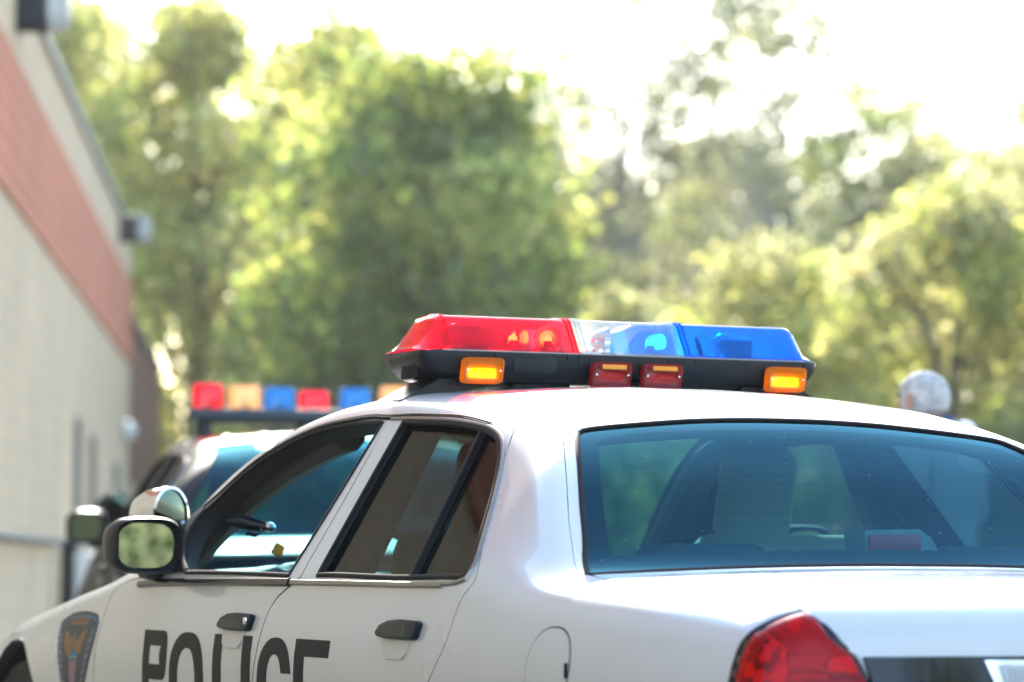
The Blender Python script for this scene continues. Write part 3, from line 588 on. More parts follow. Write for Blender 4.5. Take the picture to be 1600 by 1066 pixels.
    for x in (-.40,.40):
        m=MB(); m.rbox((x,.10,.50),(.50,.52,.16),.06); R=Matrix.Rotation(math.radians(14),3,'X')
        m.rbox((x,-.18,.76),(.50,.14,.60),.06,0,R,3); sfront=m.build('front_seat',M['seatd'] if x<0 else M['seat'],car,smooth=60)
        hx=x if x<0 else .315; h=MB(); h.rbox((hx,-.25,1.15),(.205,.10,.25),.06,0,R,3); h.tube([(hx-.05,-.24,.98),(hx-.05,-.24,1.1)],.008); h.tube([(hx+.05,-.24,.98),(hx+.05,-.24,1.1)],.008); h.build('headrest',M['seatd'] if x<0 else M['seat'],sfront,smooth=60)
    m=MB(); m.rbox((0,-.92,.50),(1.40,.50,.16),.06); R=Matrix.Rotation(math.radians(20),3,'X')
    for x in (-.36,.36): m.rbox((x,-1.20,.74),(.70,.14,.52),.06,0,R,3); m.rbox((x,-1.30,.985),(.30,.09,.06),.028,0,R,3)
    m.build('rear_seat',M['seatd'],car,smooth=60)
    m=MB(); rings=[]
    for y,z in ((-1.24,.935),(-1.40,.945),(-1.60,.95)):
        rings.append([(x,y-.02*(1-(x/.74)**2),z+(.012*(1-(x/.74)**2))) for x in np.linspace(-.74,.74,13)]+[(x,y,z-.05) for x in np.linspace(.74,-.74,13)])
    m.loft(rings); m.build('parcel_shelf',M['shelf'],car)
    # high brake lamp standing on the shelf
    m=MB(); P=[(-.005,1.052),(.135,1.056),(.165,1.035),(.188,1.0),(-.0,1.0)]
    m.prism(P,-1.36,-1.27,lambda p,q,d:(p,d,q)); b=m.build('high_brake_lamp',M['lamp_case'],car,smooth=20)
    MB().rbox((.068,-1.365,1.026),(.132,.014,.036),.006).build('lens',M['brake_red'],b)
    m=MB(); m.rbox((0,.42,1.265),(.23,.03,.07),.02); m.tube([(0,.43,1.29),(0,.40,1.345)],.01); m.build('rear_view_mirror',M['black'],car)
    for sd in (-1,1): 
        p=[(sd*.74,-.22,.96),(sd*.66,-.235,1.12),(sd*.575,-.25,1.30)]
        MB().tube([(sd*.82,-.22,.45)]+p,[.05,.045,.04,.04],8).build('centre_pillar',M['trim'],car)
        pp,nn=skin(smoothloop([(.30,1.23),(.45,1.235),(.7,1.225),(.95,1.20),(1.2,1.17)],step=.06),-.058,sd); MB().tube([flat(q) for q in pp],[.050]*len(pp),10).build('front_pillar_trim',M['pillar_trim'],car)
    return car
def torus(R,r,n,k,Mx):
    V=[Mx@Vector(((R+r*math.cos(b))*math.cos(a),(R+r*math.cos(b))*math.sin(a),r*math.sin(b))) for a in (2*math.pi*i/n for i in range(n)) for b in (2*math.pi*j/k for j in range(k))]
    return V,[(i*k+j,((i+1)%n)*k+j,((i+1)%n)*k+(j+1)%k,i*k+(j+1)%k) for i in range(n) for j in range(k)]
# ---------------------------------------------------------------- fittings
def side_mirror(car,sd):
    c=Vector((sd*-1*-.975 if False else sd*.972,.745,1.016)); R=Matrix.Rotation(math.radians(6)*(-sd),4,'Z'); TG=Matrix.Translation(c)@Matrix.Rotation(math.radians(10)*sd,4,'Z'); T=Matrix.Translation(c)@R
    def ring(y,a,b,dx=0,dz=0,p=3.2): return [T@Vector((dx+x,y,dz+z)) for x,z in ell(0,0,a,b,36,p)]
    m=MB(); m.loft([ring(-.040,.080,.056),ring(-.060,.089,.065),ring(-.063,.094,.070),ring(-.05,.098,.075),ring(0,.097,.074),ring(.05,.085,.064),ring(.085,.06,.045),ring(.10,.03,.022)],cap=True)
    arm=[T@Vector((-sd*.03,.03,-.045)),T@Vector((-sd*.085,.035,-.058)),Vector((sd*.865,.80,.945)),Vector((sd*.845,.80,.94))]
    m.tube(arm,[.042,.040,.036,.034],14)
    o=m.build('side_mirror',M['black'],car,smooth=50)
    rg_=lambda y,a,b:[TG@Vector((x,y,z)) for x,z in ell(0,0,a,b,36,3.2)]
    g=MB(); g.loft([rg_(-.058,.080,.0595),rg_(-.0595,.079,.0585)]); g.build('mirror_glass',M['mirror'],o,smooth=0)
    return o
def tube_lamp(name,c,d,mat,bulb,parent):
    m=MB(); m.rbox(c,d,.008,0); return m.build(name,mat,parent)
def light_bar(car):
    yc=-.03; prof=[(-.13,1.496),(-.128,1.503),(-.080,1.577),(-.066,1.585),(0,1.588),(.066,1.585),(.080,1.577),(.128,1.503),(.13,1.496)]
    def ring(x,k=1,w=1,n=0): return [(x,yc+y*w,1.496+(z-1.496)*k) for y,z in prof]
    base=[(-.135,1.494),(-.137,1.470),(-.128,1.442),(-.10,1.424),(.10,1.424),(.128,1.442),(.137,1.470),(.135,1.494)]
    def br(x,k,w): return [(x,yc+y*w,1.494+(z-1.494)*k) for y,z in base]
    m=MB(); m.loft([br(-.555,.30,.86),br(-.546,.55,.93),br(-.528,.80,.97),br(-.505,.95,1),br(-.47,1,1),br(.47,1,1),br(.50,.95,1),br(.52,.80,.97),br(.535,.55,.93),br(.543,.30,.86)])
    for x in (-.13,.16):  # joints of the three housings
        m.loft([[(x+d,yc+y*1.012,1.494+(z-1.494)*1.02) for y,z in base] for d in (-.006,-.004,.004,.006)])
    m.rbox((-.255,-.166,1.465),(.115,.006,.036),.002)
    for x in (-.36,-.165,.115,.19,.50,-.105): m.rbox((x,-.1665,1.484),(.006,.006,.014),.002)
    bar=m.build('light_bar',M['black'],car,smooth=40)
    # seam strip under the lenses
    m=MB(); 
    for y,w in ((yc-.1325,1),(yc+.1325,1)): m.rbox((0,y,1.4955),(1.0,.004,.004),.001)
    m.build('lens_seam',M['grey_trim'],bar)
    for nm,x0,x1,mt in (('red_lens',-.553,-.131,'red_lens'),('clear_lens',-.127,.157,'clear_lens'),('blue_lens',.161,.541,'blue_lens')):
        xs=[]
        if x0<-.5: xs=[(-.553,.05,.88),(-.538,.20,.93),(-.500,.80,.97),(-.490,.95,.985),(-.478,1,1)]
        st=xs+[(max(x0,-.47),1,1)]+[(x0+(x1-x0)*i/4,1,1) for i in (1,2,3)]+[(min(x1,.47),1,1)]
        if x1>.5: st=st+[(.478,1,1),(.490,.95,.985),(.500,.80,.97),(.530,.20,.93),(.541,.05,.88)]
        m=MB(); m.loft([ring(*s) for s in st],cap=False,closed=False)
        # rolled lip along the bottom and ribs at the ends
        for y in (-.131,.131): m.tube([(max(x0,-.49),yc+y,1.4985),(min(x1,.49),yc+y,1.4985)],.0035,6)
        for x,ok in ((x0+.004,x0>-.5),(x1-.004,x1<.5),(x0+.016,x0>-.5),(x1-.016,x1<.5)):
            if ok: m.tube([(x,yc+y*1.006,1.496+(z-1.496)*1.008) for y,z in prof],.003,6)
        if x0<-.5: m.tube([(-.478,yc+y*1.004,1.496+(z-1.496)*1.004) for y,z in prof],.0022,6)
        m.build('lens',M[mt],bar,smooth=50)
    # inside: tray, mirrors, rotating lamps
    m=MB(); m.rbox((0,yc,1.500),(.98,.235,.006),.002); m.build('lamp_tray',M['grey'],bar)
    def rot(x,y,r,mt,bm,tilt=0):
        Mx=Matrix.Translation((x,y,1.503)); a=MB(); a.lathe([(.001,0),(.04,0),(.04,.012),(.014,.016),(.012,.03),(.001,.032)],18,0,Mx)
        Q=Matrix.Translation((x,y,1.538))@Matrix.Rotation(tilt,4,'Z')@Matrix.Rotation(math.radians(90),4,'X')
        a.lathe([(.006,-.02),(.018,-.014),(.028,.0),(.033,.022),(.034,.022),(.029,-.001),(.018,-.017),(.006,-.024)],24,0,Q); o=a.build('rotating_lamp',M['steel'],bar)
        b=MB(); b.lathe([(.001,-.012),(.008,-.008),(.010,0),(.008,.008),(.001,.012)],14,0,Q); b.build('bulb',M[bm],o); return o
    rot(-.255,-.03,.03,'steel','bulb_red',.2); rot(-.165,-.045,.03,'steel','bulb_red',-.5); rot(-.43,-.03,.03,'steel','tail_dark',1.9)
    rot(-.02,-.04,.03,'steel','bulb_blue',.9); rot(.33,-.03,.03,'steel','tail_dark',2.4)
    for x,a in ((-.205,.6),(-.30,-.5),(.40,.55)):
        m=MB(); m.rbox((x,.0,1.535),(.10,.004,.062),.001,0,Matrix.Rotation(a,3,'Z')); m.build('reflector',M['steel'],bar)
    m=MB(); m.rbox((-.385,-.035,1.535),(.085,.02,.066),.006); m.build('baffle',M['tail_dim'],bar)
    m=MB(); m.rbox((.36,-.045,1.528),(.085,.05,.05),.006); m.build('lamp_block',M['gloss_black'],bar)
    m=MB(); m.rbox((.228,-.105,1.53),(.012,.006,.05),.002,0,Matrix.Rotation(-.35,3,'Y')); m.build('lens_clip',M['black'],bar)
    m=MB(); m.rbox((-.452,-.125,1.515),(.007,.005,.024),.002,0,Matrix.Rotation(-.3,3,'Y')); m.build('lens_clip',M['tail_bright'],bar)
    # blue filter dome inside the clear section
    m=MB(); st=[(.035,.75,.6),(.06,.93,.8),(.09,.95,.84),(.153,.95,.84)]
    m.loft([ring(*s) for s in st],cap=False,closed=False); m.build('blue_filter',M['blue_lens'],bar,smooth=50)
    rot(.125,-.035,.03,'steel','bulb_blue',.1)
    # rear-facing lamps
    for x,w,mt,bm,z in ((-.406,.110,'amber_lens','bulb_amber',1.4455),(-.058,.108,'red_lamp_lens','tail_dim',1.4445),(.083,.110,'red_lamp_lens','tail_dim',1.4445),(.434,.112,'amber_lens','bulb_amber',1.4465)):
        a=MB(); a.rbox((x,-.171,z),(w*.9,.018,.056),.006); lb=a.build('lamp_housing',M['black'],bar)
        a=MB(); h=.0325
        def rr(k,y,sk=0): return [(x+px*k+.004*(pz/h),y,z+pz*k) for px,pz in ell(0,0,w/2,h,32,7)]
        a.loft([rr(1,-.178),rr(1,-.190),rr(.97,-.196),rr(.9,-.197),rr(.86,-.193),rr(.80,-.192)],cap=True); a.build('lens',M[mt],lb,smooth=40)
        a=MB(); a.rbox((x,-.183,z-.006),(w*.70,.010,.026),.004,0); a.build('reflector_bulb',M[bm],lb)
        if mt=='red_lamp_lens':
            a=MB(); a.rbox((x+.008,-.1925,z+.020),(w*.62,.004,.012),.002); a.build('prism_strip',M['orange'],lb)
        for s in (-1,1): MB().rbox((x+s*w*.40,-.198,z),(.004,.003,.005),.001).build('lens_screw',M['chrome'],lb)
    a=MB(); a.rbox((-.543,-.06,1.455),(.012,.10,.058),.01,0,Matrix.Rotation(.12,3,'Y')); a.build('alley_lamp',M['rubber'],bar)
    # feet: hooked brackets on the roof edge, and pads
    for sd in (-1,1):
        a=MB(); P=[(.605,1.348),(.60,1.372),(.50,1.425),(.33,1.426),(.33,1.416),(.44,1.395),(.55,1.372),(.585,1.362)]
        a.prism(P,-.145,.03,lambda p,q,d:(sd*p,d,q)); a.rbox((sd*.592,-.06,1.358),(.03,.20,.022),.005); a.build('mount_foot',M['black'],bar,smooth=25)
    a=MB(); a.rbox((-.21,-.03,1.417),(.16,.16,.022),.01); a.build('mount_pad',M['black'],bar)
    a=MB(); a.rbox((.29,-.03,1.414),(.15,.14,.016),.006); a.tube([(.36,-.13,1.424),(.40,-.14,1.402),(.43,-.12,1.392),(.44,-.05,1.39)],.006,8); a.build('mount_pad',M['black'],bar)
    return bar
def spotlight(car,sd=-1,mat='chrome'):
    T=Matrix.Translation((sd*.835,1.0,1.098))@Matrix.Rotation(math.radians(-28)*sd*-1,4,'Z')@Matrix.Rotation(math.radians(90),4,'Y')@Matrix.Rotation(math.radians(28),4,'X')
    if sd>0: T=T@Matrix.Rotation(math.pi,4,'X')
    m=MB(); m.lathe([(.001,-.085),(.03,-.080),(.055,-.06),(.07,-.03),(.075,.0),(.075,.02),(.079,.022),(.079,.04),(.072,.042)],36,0,T)
    m.tube([T@Vector((.0,0,0)),Vector((sd*.78,1.0,1.076)),Vector((sd*.70,.98,1.072))],[.012,.010,.010],10)
    o=m.build('spotlight',M[mat],car); MB().lathe([(.001,.043),(.04,.042),(.072,.036)],36,0,T).build('lens',M['mirror'],o)
    h=MB(); h.tube([(sd*.735,.745,1.083),(sd*.70,.735,1.082),(sd*.672,.72,1.074),(sd*.640,.70,1.068)],[.010,.021,.018,.013],12); h.tube([(sd*.655,.69,1.066),(sd*.658,.69,1.050),(sd*.672,.69,1.044)],.003,6); h.tube([(sd*.670,.69,1.044),(sd*.697,.69,1.049)],.006,8)
    h.build('spotlight_handle',M['gloss_black'],o); h=MB(); h.lathe([(.001,-.014),(.012,-.010),(.016,0),(.012,.010),(.001,.014)],16,0,Matrix.Translation((sd*.630,.695,1.067))); h.build('handle_knob',M['chrome'],o)
    return o
def lettering(car):
    fd=[c for c in car.children if c.name.startswith('front_door')][0]; rd=[c for c in car.children if c.name.startswith('rear_door')][0]
    zt=.797; h=.24; k=(.064,.040)
    for ch,y,w,p in (('P',.778,.205,fd),('O',.549,.265,fd),('L',.215,.185,fd),('I',.005,.064,fd),('C',-.108,.232,rd),('E',-.357,.219,rd)):
        o,hs=letter(ch,w,h,k); tr=lambda L:[(y-a,zt-h+b) for a,b in L]
        lp=tr(o); 
        yz_panel('lettering',straight(lp,closed=True,step=.04) if ch in 'LIE' else lp,M['text'],p,.0011,.0008,holes=[tr(i) for i in hs])
def badge(car):
    fe=[c for c in car.children if c.name.startswith('fender')][0]
    out=smoothloop([(1.377,.680),(1.285,.670),(1.233,.658),(1.212,.640)])+smoothloop([(1.210,.632),(1.212,.598),(1.234,.554),(1.272,.504),(1.33,.42),(1.395,.36)])+smoothloop([(1.395,.36),(1.45,.42),(1.497,.507),(1.542,.574),(1.574,.617),(1.598,.660)])+smoothloop([(1.592,.668),(1.561,.676),(1.479,.683),(1.377,.680)])
    out=clean(out); b=panel('badge',out,[M['navy']]*2,fe,thick=.0005,sp=.03,lift=.001)
    L=lambda nm,lp,mt,lf: panel(nm,clean(lp),[M[mt]]*2,b,thick=.0004,sp=.03,lift=lf)
    L('badge_border',[p for p in inset(out,.010)],'sky_print',.0013); L('badge_field',[p for p in inset(out,.017)],'navy',.0016)
    L('text_block',straight([(1.487,.668),(1.312,.658),(1.325,.640),(1.475,.648)],closed=True),'gold',.0019)
    w=.020; x=1.478
    for ch in 'POLICE':
        o,hs=letter(ch,w if ch!='I' else .006,.012,(.006,.0028)); L('badge_letter',[(x-a,.6495+.003*(x-1.4)/.1+b) for a,b in o],'navy',.0022); x-=(w if ch!='I' else .006)+.008
    L('eagle',straight([(1.515,.634),(1.472,.625),(1.44,.607),(1.425,.617),(1.405,.622),(1.385,.612),(1.37,.602),(1.345,.618),(1.305,.630),(1.315,.60),(1.328,.572),(1.365,.556),(1.39,.575),(1.415,.557),(1.455,.572),(1.495,.598)],closed=True),'gold',.0019)
    L('eagle_body',straight([(1.425,.622),(1.39,.616),(1.385,.606),(1.40,.59),(1.385,.572),(1.405,.565),(1.425,.585)],closed=True),'grey_print',.0022)
    L('shield_top',straight([(1.428,.572),(1.385,.580),(1.34,.570),(1.343,.553),(1.425,.556)],closed=True),'sky_print',.0023)
    L('shield_band',straight([(1.42,.5665),(1.348,.565),(1.348,.561),(1.42,.5625)],closed=True),'pale_print',.0025)
    L('shield_stripes',straight([(1.42,.555),(1.35,.552),(1.36,.51),(1.39,.488),(1.412,.515)],closed=True),'pink_print',.0023)
    for i in range(3): L('shield_line',straight([(1.404-.016*i,.553),(1.400-.016*i,.553),(1.398-.014*i,.503),(1.402-.014*i,.503)],closed=True),'pale_print',.0025)
    L('eagle_tail',straight([(1.44,.47),(1.34,.468),(1.37,.43),(1.40,.42)],closed=True),'gold',.0019)
    # bands of lettering down both sides
    for sgn,a in ((1,[(1.565,.640),(1.535,.628),(1.497,.575),(1.465,.505),(1.44,.45),(1.462,.45),(1.495,.515),(1.53,.58),(1.565,.622)]),(-1,[(1.245,.634),(1.222,.615),(1.245,.565),(1.285,.50),(1.33,.44),(1.35,.45),(1.315,.51),(1.28,.57),(1.258,.62)])):
        L('side_band',straight(a,closed=True),'grey_print',.0019)
        c=[((1.553,.628),(1.515,.585),(1.48,.525),(1.455,.47)),((1.240,.622),(1.262,.572),(1.300,.508),(1.338,.455))][0 if sgn>0 else 1]; path=smoothloop(list(c),step=.004)
        for i in range(0,len(path)-3,5):
            (u,s)=path[i]; q=.010 if i%2 else .007
            if sgn>0: lp=[(u+q,s+.002),(u-q,s-.004),(u-q,s-.0075),(u-q*.4,s-.0055),(u+q*.2,s-.0085),(u+q,s-.003)]
            else: lp=[(u+q,s-.004),(u-q,s+.002),(u-q,s-.002),(u-q*.2,s-.0045),(u+q*.5,s-.0075),(u+q,s-.0075)]
            L('side_mark',lp,'pale_print',.0023)
# ---------------------------------------------------------------- patrol car in front
car=build_sedan((0,0,0),'white police sedan with lit red, clear and blue roof bar and POLICE lettering, in front')
car['group']='parked police cars'
for s in (-1,1): side_mirror(car,s)
# ---------------------------------------------------------------- second police car: a copy with its own paint
def copy_tree(o,parent=None):
    c=o.copy(); COL.objects.link(c); c.parent=parent
    for ch in list(o.children): copy_tree(ch,c)
    return c
VD=Vector((math.sin(math.radians(24)),math.cos(math.radians(24)),0)); RD_=Vector((VD.y,-VD.x,0)); CAM=Vector((-3.85707,-8.11526,.96842))
def site(r,a,z=0): p=CAM+RD_*r+VD*a; return Vector((p.x,p.y,z))
car2=copy_tree(car); p=site(-.95,17.0); car2.location=p; car2.rotation_euler=(0,0,math.radians(-13.5)); car2.scale=(1.06,1.05,1.13)
car2['label']='black police car with a row of square beacons, behind the white sedan'
for ch in car2.children:
    if ch.name.split('.')[0] in ('roof','front_door','rear_door','quarter_panel','fender','hood','trunk_lid','rear_bumper','front_bumper'):
        for sl in ch.material_slots:
            if sl.material==M['white']: sl.link='OBJECT'; sl.material=M['dark_paint']
        for g in ch.children:
            for sl in g.material_slots:
                if sl.material==M['white']: sl.link='OBJECT'; sl.material=M['dark_paint']
for ch in list(car2.children):   # this car's back glass reaches higher into its roof
    if ch.name.split('.')[0] in ('roof','rear_window'):
        for g in list(ch.children): bpy.data.objects.remove(g)
        bpy.data.objects.remove(ch)
GS2=GSIDE[:9]+[(-1.04,1.262),(-.93,1.266),(-.80,1.270)]; GT2=[(-.775,1.283),(-.765,1.325),(-.755,1.386),(-.745,1.481),(-.738,1.586),(-.733,1.738),(-.732,1.82)]
RF2=smoothloop([(1.265,1.12),(1.15,.80),(.97,.765),(.82,.772)],step=.02)+smoothloop(DRIP)+smoothloop(DRIP2)[1:]+straight([(-.763,1.139),(-.851,1.196)])[1:]+smoothloop(SAIL)[1:]+smoothloop(GS2)[1:]+smoothloop([(-.80,1.270),(-.775,1.283)])[1:]+smoothloop(GT2)[1:]+straight([(-.732,1.82),(.335,1.82)])[1:]+smoothloop(WTOP)[1:]+smoothloop([(.372,1.30),(.39,1.275)])[1:]+smoothloop(WSIDE)[1:]
rf=panel('roof',RF2,[M['dark_paint'],M['inner']],car2,thick=.045,sp=.03,sides=(-1,1))
m=MB()
for sd in (-1,1): moulding(m,smoothloop(DRIP[2:]+DRIP2[1:]),.009,.006,sd)
m.build('drip_moulding',M['rubber'],rf)
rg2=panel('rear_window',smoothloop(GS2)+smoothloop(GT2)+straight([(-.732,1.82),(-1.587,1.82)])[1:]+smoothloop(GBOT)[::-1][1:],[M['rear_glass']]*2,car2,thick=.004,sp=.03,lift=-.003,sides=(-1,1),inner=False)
m=MB()
for sd in (-1,1): moulding(m,smoothloop(GS2+GT2),.014,.003,sd); moulding(m,smoothloop(GBOT),.014,.003,sd)
m.build('glass_seal',M['rubber'],rg2)
light_bar(car); spotlight(car); lettering(car); badge(car)
o=MB(); o.rbox((-.512,.95,1.010),(.030,.02,.032),.004,0,Matrix.Rotation(.5,3,'Y')); o.build('dash_reflector',M['orange'],car)
# fuel filler door on the left rear wing
fu=[(a,b) for a,b in ell(-1.728,.765,.088,.082,48,2.3)]
yz_panel('fuel_door',fu,M['white'],car,.0016,.006)
m=MB(); P=[(a,float(s_at(a,b))) for a,b in ell(-1.728,.765,.090,.084,64,2.3)]; P.append(P[0]); moulding(m,P,.0036,.0006,-1); m.build('fuel_door_gap',M['rubber'],car)
m=MB(); pq,nq=on_side(-1.812,.765,.003); m.rbox(tuple(pq),(.004,.010,.03),.001); m.build('fuel_door_catch',M['rubber'],car)
spotlight(car2,-1,'gloss_black')
M['pod_red']=glass('red_beacon',(1,.03,.08),1.4,(.9,.015,.09),.7); M['pod_blue']=glass('blue_beacon',(.01,.46,.9),1.4,(.0,.30,.60),.7); M['pod_peach']=glass('peach_beacon',(1,.8,.58),1.4,(.95,.58,.30),.7)
m=MB(); m.rbox((.03,0,1.492),(1.19,.13,.045),.012)
bar2=m.build('light_bar',pbr('blue_grey_metal',(.085,.11,.14),.65,spec=.25),car2)
m=MB(); m.rbox((.03,-.0,1.461),(1.12,.10,.022),.008)
for x in (-.5,.5): m.rbox((x,0,1.41),(.07,.10,.10),.01)
m.rbox((0,0,1.43),(.16,.1,.07),.01); m.build('bar_frame',M['black'],bar2)
for i,(x,mt,hh) in enumerate(((-.512,'pod_red',.104),(-.343,'pod_peach',.100),(-.184,'pod_blue',.094),(-.024,'pod_red',.084),(.163,'pod_blue',.096),(.346,'pod_peach',.106),(.515,'pod_red',.102))):
    m=MB(); z0=1.515; x+=.03; y=.02*(3-abs(i-3))
    rr=lambda k,z: [(x+a,y+b,z) for a,b in ell(0,0,.072*k,.060*k,32,5)]
    m.loft([rr(1,z0),rr(1,z0+.012),rr(.98,z0+hh*.8),rr(.93,z0+hh*.95),rr(.84,z0+hh)]); pod=m.build('beacon',M[mt],bar2,smooth=45)
    m=MB(); m.lathe([(.001,0),(.03,0),(.03,.02),(.012,.03),(.012,.05),(.001,.055)],14,0,Matrix.Translation((x,y,z0+.002))); m.build('beacon_lamp',M['steel'],pod)
# ---------------------------------------------------------------- store building on the left
WO=Vector((-5.64,-7.46,0)); WT=Vector((math.sin(math.radians(20.2)),math.cos(math.radians(20.2)),0)); WN=Vector((WT.y,-WT.x,0)); WRZ=math.radians(-20.2)
def wpt(t,off=0,z=0): q=WO+WT*t+WN*off; return Vector((q.x,q.y,z))
def blockmat(name,col,mortar,bw=.40,bh=.20,ms=.010,var=.06,bump=.35):
    m,nt,out=nodes(name); L=nt.links.new; b=N(nt,'BsdfPrincipled',Roughness=.9); tc=N(nt,'TexCoord'); sp=N(nt,'SeparateXYZ'); cb=N(nt,'CombineXYZ'); L(tc.outputs['Object'],sp.inputs[0]); L(sp.outputs['Y'],cb.inputs['X']); L(sp.outputs['Z'],cb.inputs['Y'])
    br=N(nt,'TexBrick'); br.inputs['Color1'].default_value=c4(col); br.inputs['Color2'].default_value=c4(tuple(x*(1-var) for x in col)); br.inputs['Mortar'].default_value=c4(mortar); br.inputs['Scale'].default_value=1; br.inputs['Mortar Size'].default_value=ms; br.inputs['Brick Width'].default_value=bw; br.inputs['Row Height'].default_value=bh; br.inputs['Mortar Smooth'].default_value=.4
    L(cb.outputs[0],br.inputs['Vector']); nz=N(nt,'TexNoise',Scale=.8,Detail=6); L(tc.outputs['Object'],nz.inputs['Vector']); mp=N(nt,'MapRange'); mp.inputs[1].default_value=.3; mp.inputs[2].default_value=.7; mp.inputs[3].default_value=.9; mp.inputs[4].default_value=1.08; L(nz.outputs['Fac'],mp.inputs[0])
    mx=N(nt,'VectorMath',operation='SCALE'); L(br.outputs['Color'],mx.inputs[0]); L(mp.outputs[0],mx.inputs['Scale']); L(mx.outputs[0],b.inputs['Base Color'])
    n2=N(nt,'TexNoise',Scale=30,Detail=4); L(tc.outputs['Object'],n2.inputs['Vector']); ad=N(nt,'Math',operation='MULTIPLY_ADD'); ad.inputs[1].default_value=-1.5; L(br.outputs['Fac'],ad.inputs[0]); L(n2.outputs['Fac'],ad.inputs[2]); bp=N(nt,'Bump',Strength=bump,Distance=.02); L(ad.outputs[0],bp.inputs['Height']); L(bp.outputs[0],b.inputs['Normal']); L(b.outputs[0],out.inputs[0]); return m
M['block']=blockmat('beige_split_block',(.69,.51,.32),(.58,.43,.27))
M['band']=blockmat('red_block_band',(.62,.19,.09),(.74,.40,.26),var=.16)
M['annex']=blockmat('brown_brick',(.36,.16,.10),(.30,.18,.13),.22,.075,.008,.2)
M['coping']=pbr('coping_metal',(.36,.35,.33),.5,metal=.2)
M['door']=pbr('grey_door_paint',(.16,.155,.15),.5,noise=.1,nscale=4)
M['lampbody']=pbr('dark_lamp_body',(.03,.034,.042),.6,spec=.25)
M['lampglass']=glass('prismatic_lamp_glass',(.55,.6,.66),1.4,(.30,.33,.37),.55)
b=thing('store_building','beige block store building with a faded red band, on the left','building',wpt(0),WRZ)
# local frame: x away from the wall face towards the cars, y along the wall
def lb(mb,x0,x1,y0,y1,z0,z1,mi=0): return mb.box(((x0+x1)/2,(y0+y1)/2,(z0+z1)/2),(x1-x0,y1-y0,z1-z0),mi)
# wall face is cut by the doors: build it as piers and lintels
doors=[(33.6,34.6,2.36),(36.4,37.4,2.30),(42.0,43.0,2.16)]
m=MB(); y=-26
for d0,d1,dz in doors:
    lb(m,-.35,0,y,d0,0,3.535); lb(m,-.35,0,d0,d1,dz,3.535); y=d1
lb(m,-.35,0,y,46,0,3.535); lb(m,-12,-.35,45.6,46,0,5.0); lb(m,-.35,-.0,-26,46,4.555,5.14)
m.build('wall',M['block'],b,smooth=0)
m=MB(); lb(m,-.36,.025,-26,46.003,3.535,4.555); m.build('red_band',M['band'],b,smooth=0)
m=MB(); lb(m,-.42,.05,-26.05,46.05,5.14,5.21); m.build('coping',M['coping'],b,smooth=0)
m=MB(); lb(m,-12,-.36,-26,45.6,4.6,4.75); m.build('roof',M['coping'],b,smooth=0)
for d0,d1,dz in doors:
    m=MB(); lb(m,-.14,-.09,d0+.05,d1-.05,0,dz-.05); dd=m.build('door',M['door'],b,smooth=0)
    m=MB(); lb(m,-.16,.012,d0,d0+.05,0,dz); lb(m,-.16,.012,d1-.05,d1,0,dz); lb(m,-.16,.012,d0+.05,d1-.05,dz-.05,dz); m.build('frame',M['door'],dd,smooth=0)
    m=MB(); m.tube([(-.09,d1-.15,1.0),(-.03,d1-.15,1.0),(-.03,d1-.27,1.0)],.012,8); m.build('handle',M['steel'],dd)
# brown brick wing beyond
a=thing('brick_annex','brown brick wing with a tan base, past the far end of the beige building','building',wpt(46.4,-.15),WRZ)
m=MB(); lb(m,-9,0,0,16,2.1,4.35); m.build('wall',M['annex'],a,smooth=0)
m=MB(); lb(m,-9,.03,-.0,16.02,0,2.1); m.build('base_course',M['block'],a,smooth=0)
m=MB(); lb(m,-9.05,.06,-.05,16.06,4.35,4.43); m.build('coping',M['coping'],a,smooth=0)
# wall lamps
def wall_lamp(t,z,label):
    o=thing('wall_lamp',label,'wall lamp',wpt(t,0,z),WRZ,'box lamps high on the wall')
    m=MB(); m.loft([[(x,y_,zz) for y_,zz in ell(0,0,hw,hh,24,7)] for x,hw,hh in ((.002,.16,.17),(.03,.16,.17),(.035,.15,.16),(.20,.155,.165),(.205,.16,.17),(.22,.16,.17))]); m.build('lamp_body',M['lampbody'],o)
    m=MB(); m.loft([[(x,y_,zz) for y_,zz in ell(0,dz,hw,hh,24,6)] for x,hw,hh,dz in ((.22,.15,.16,0),(.30,.145,.155,-.005),(.37,.12,.12,-.02),(.38,.10,.10,-.02))]); m.build('lens',M['lampglass'],o)
wall_lamp(25.6,4.97,'dark box lamp with a glass front, nearest one, high at the corner of the photo')
wall_lamp(42.6,4.98,'dark box lamp with a glass front, small far one above the red band')
o=thing('dome_lamp','small round white dome lamp on the beige wall past the doors','wall lamp',wpt(44.3,0,2.62),WRZ)
m=MB(); Q=Matrix.Rotation(math.radians(90),4,'Y'); m.lathe([(.001,.002),(.13,.002),(.13,.03),(.001,.035)],24,0,Q); m.build('back_plate',M['grey'],o)
m=MB(); m.lathe([(.115,.035),(.115,.08),(.09,.13),(.05,.155),(.001,.165)],24,0,Q); m.build('diffuser',pbr('opal_glass',(.75,.75,.73),.35),o)
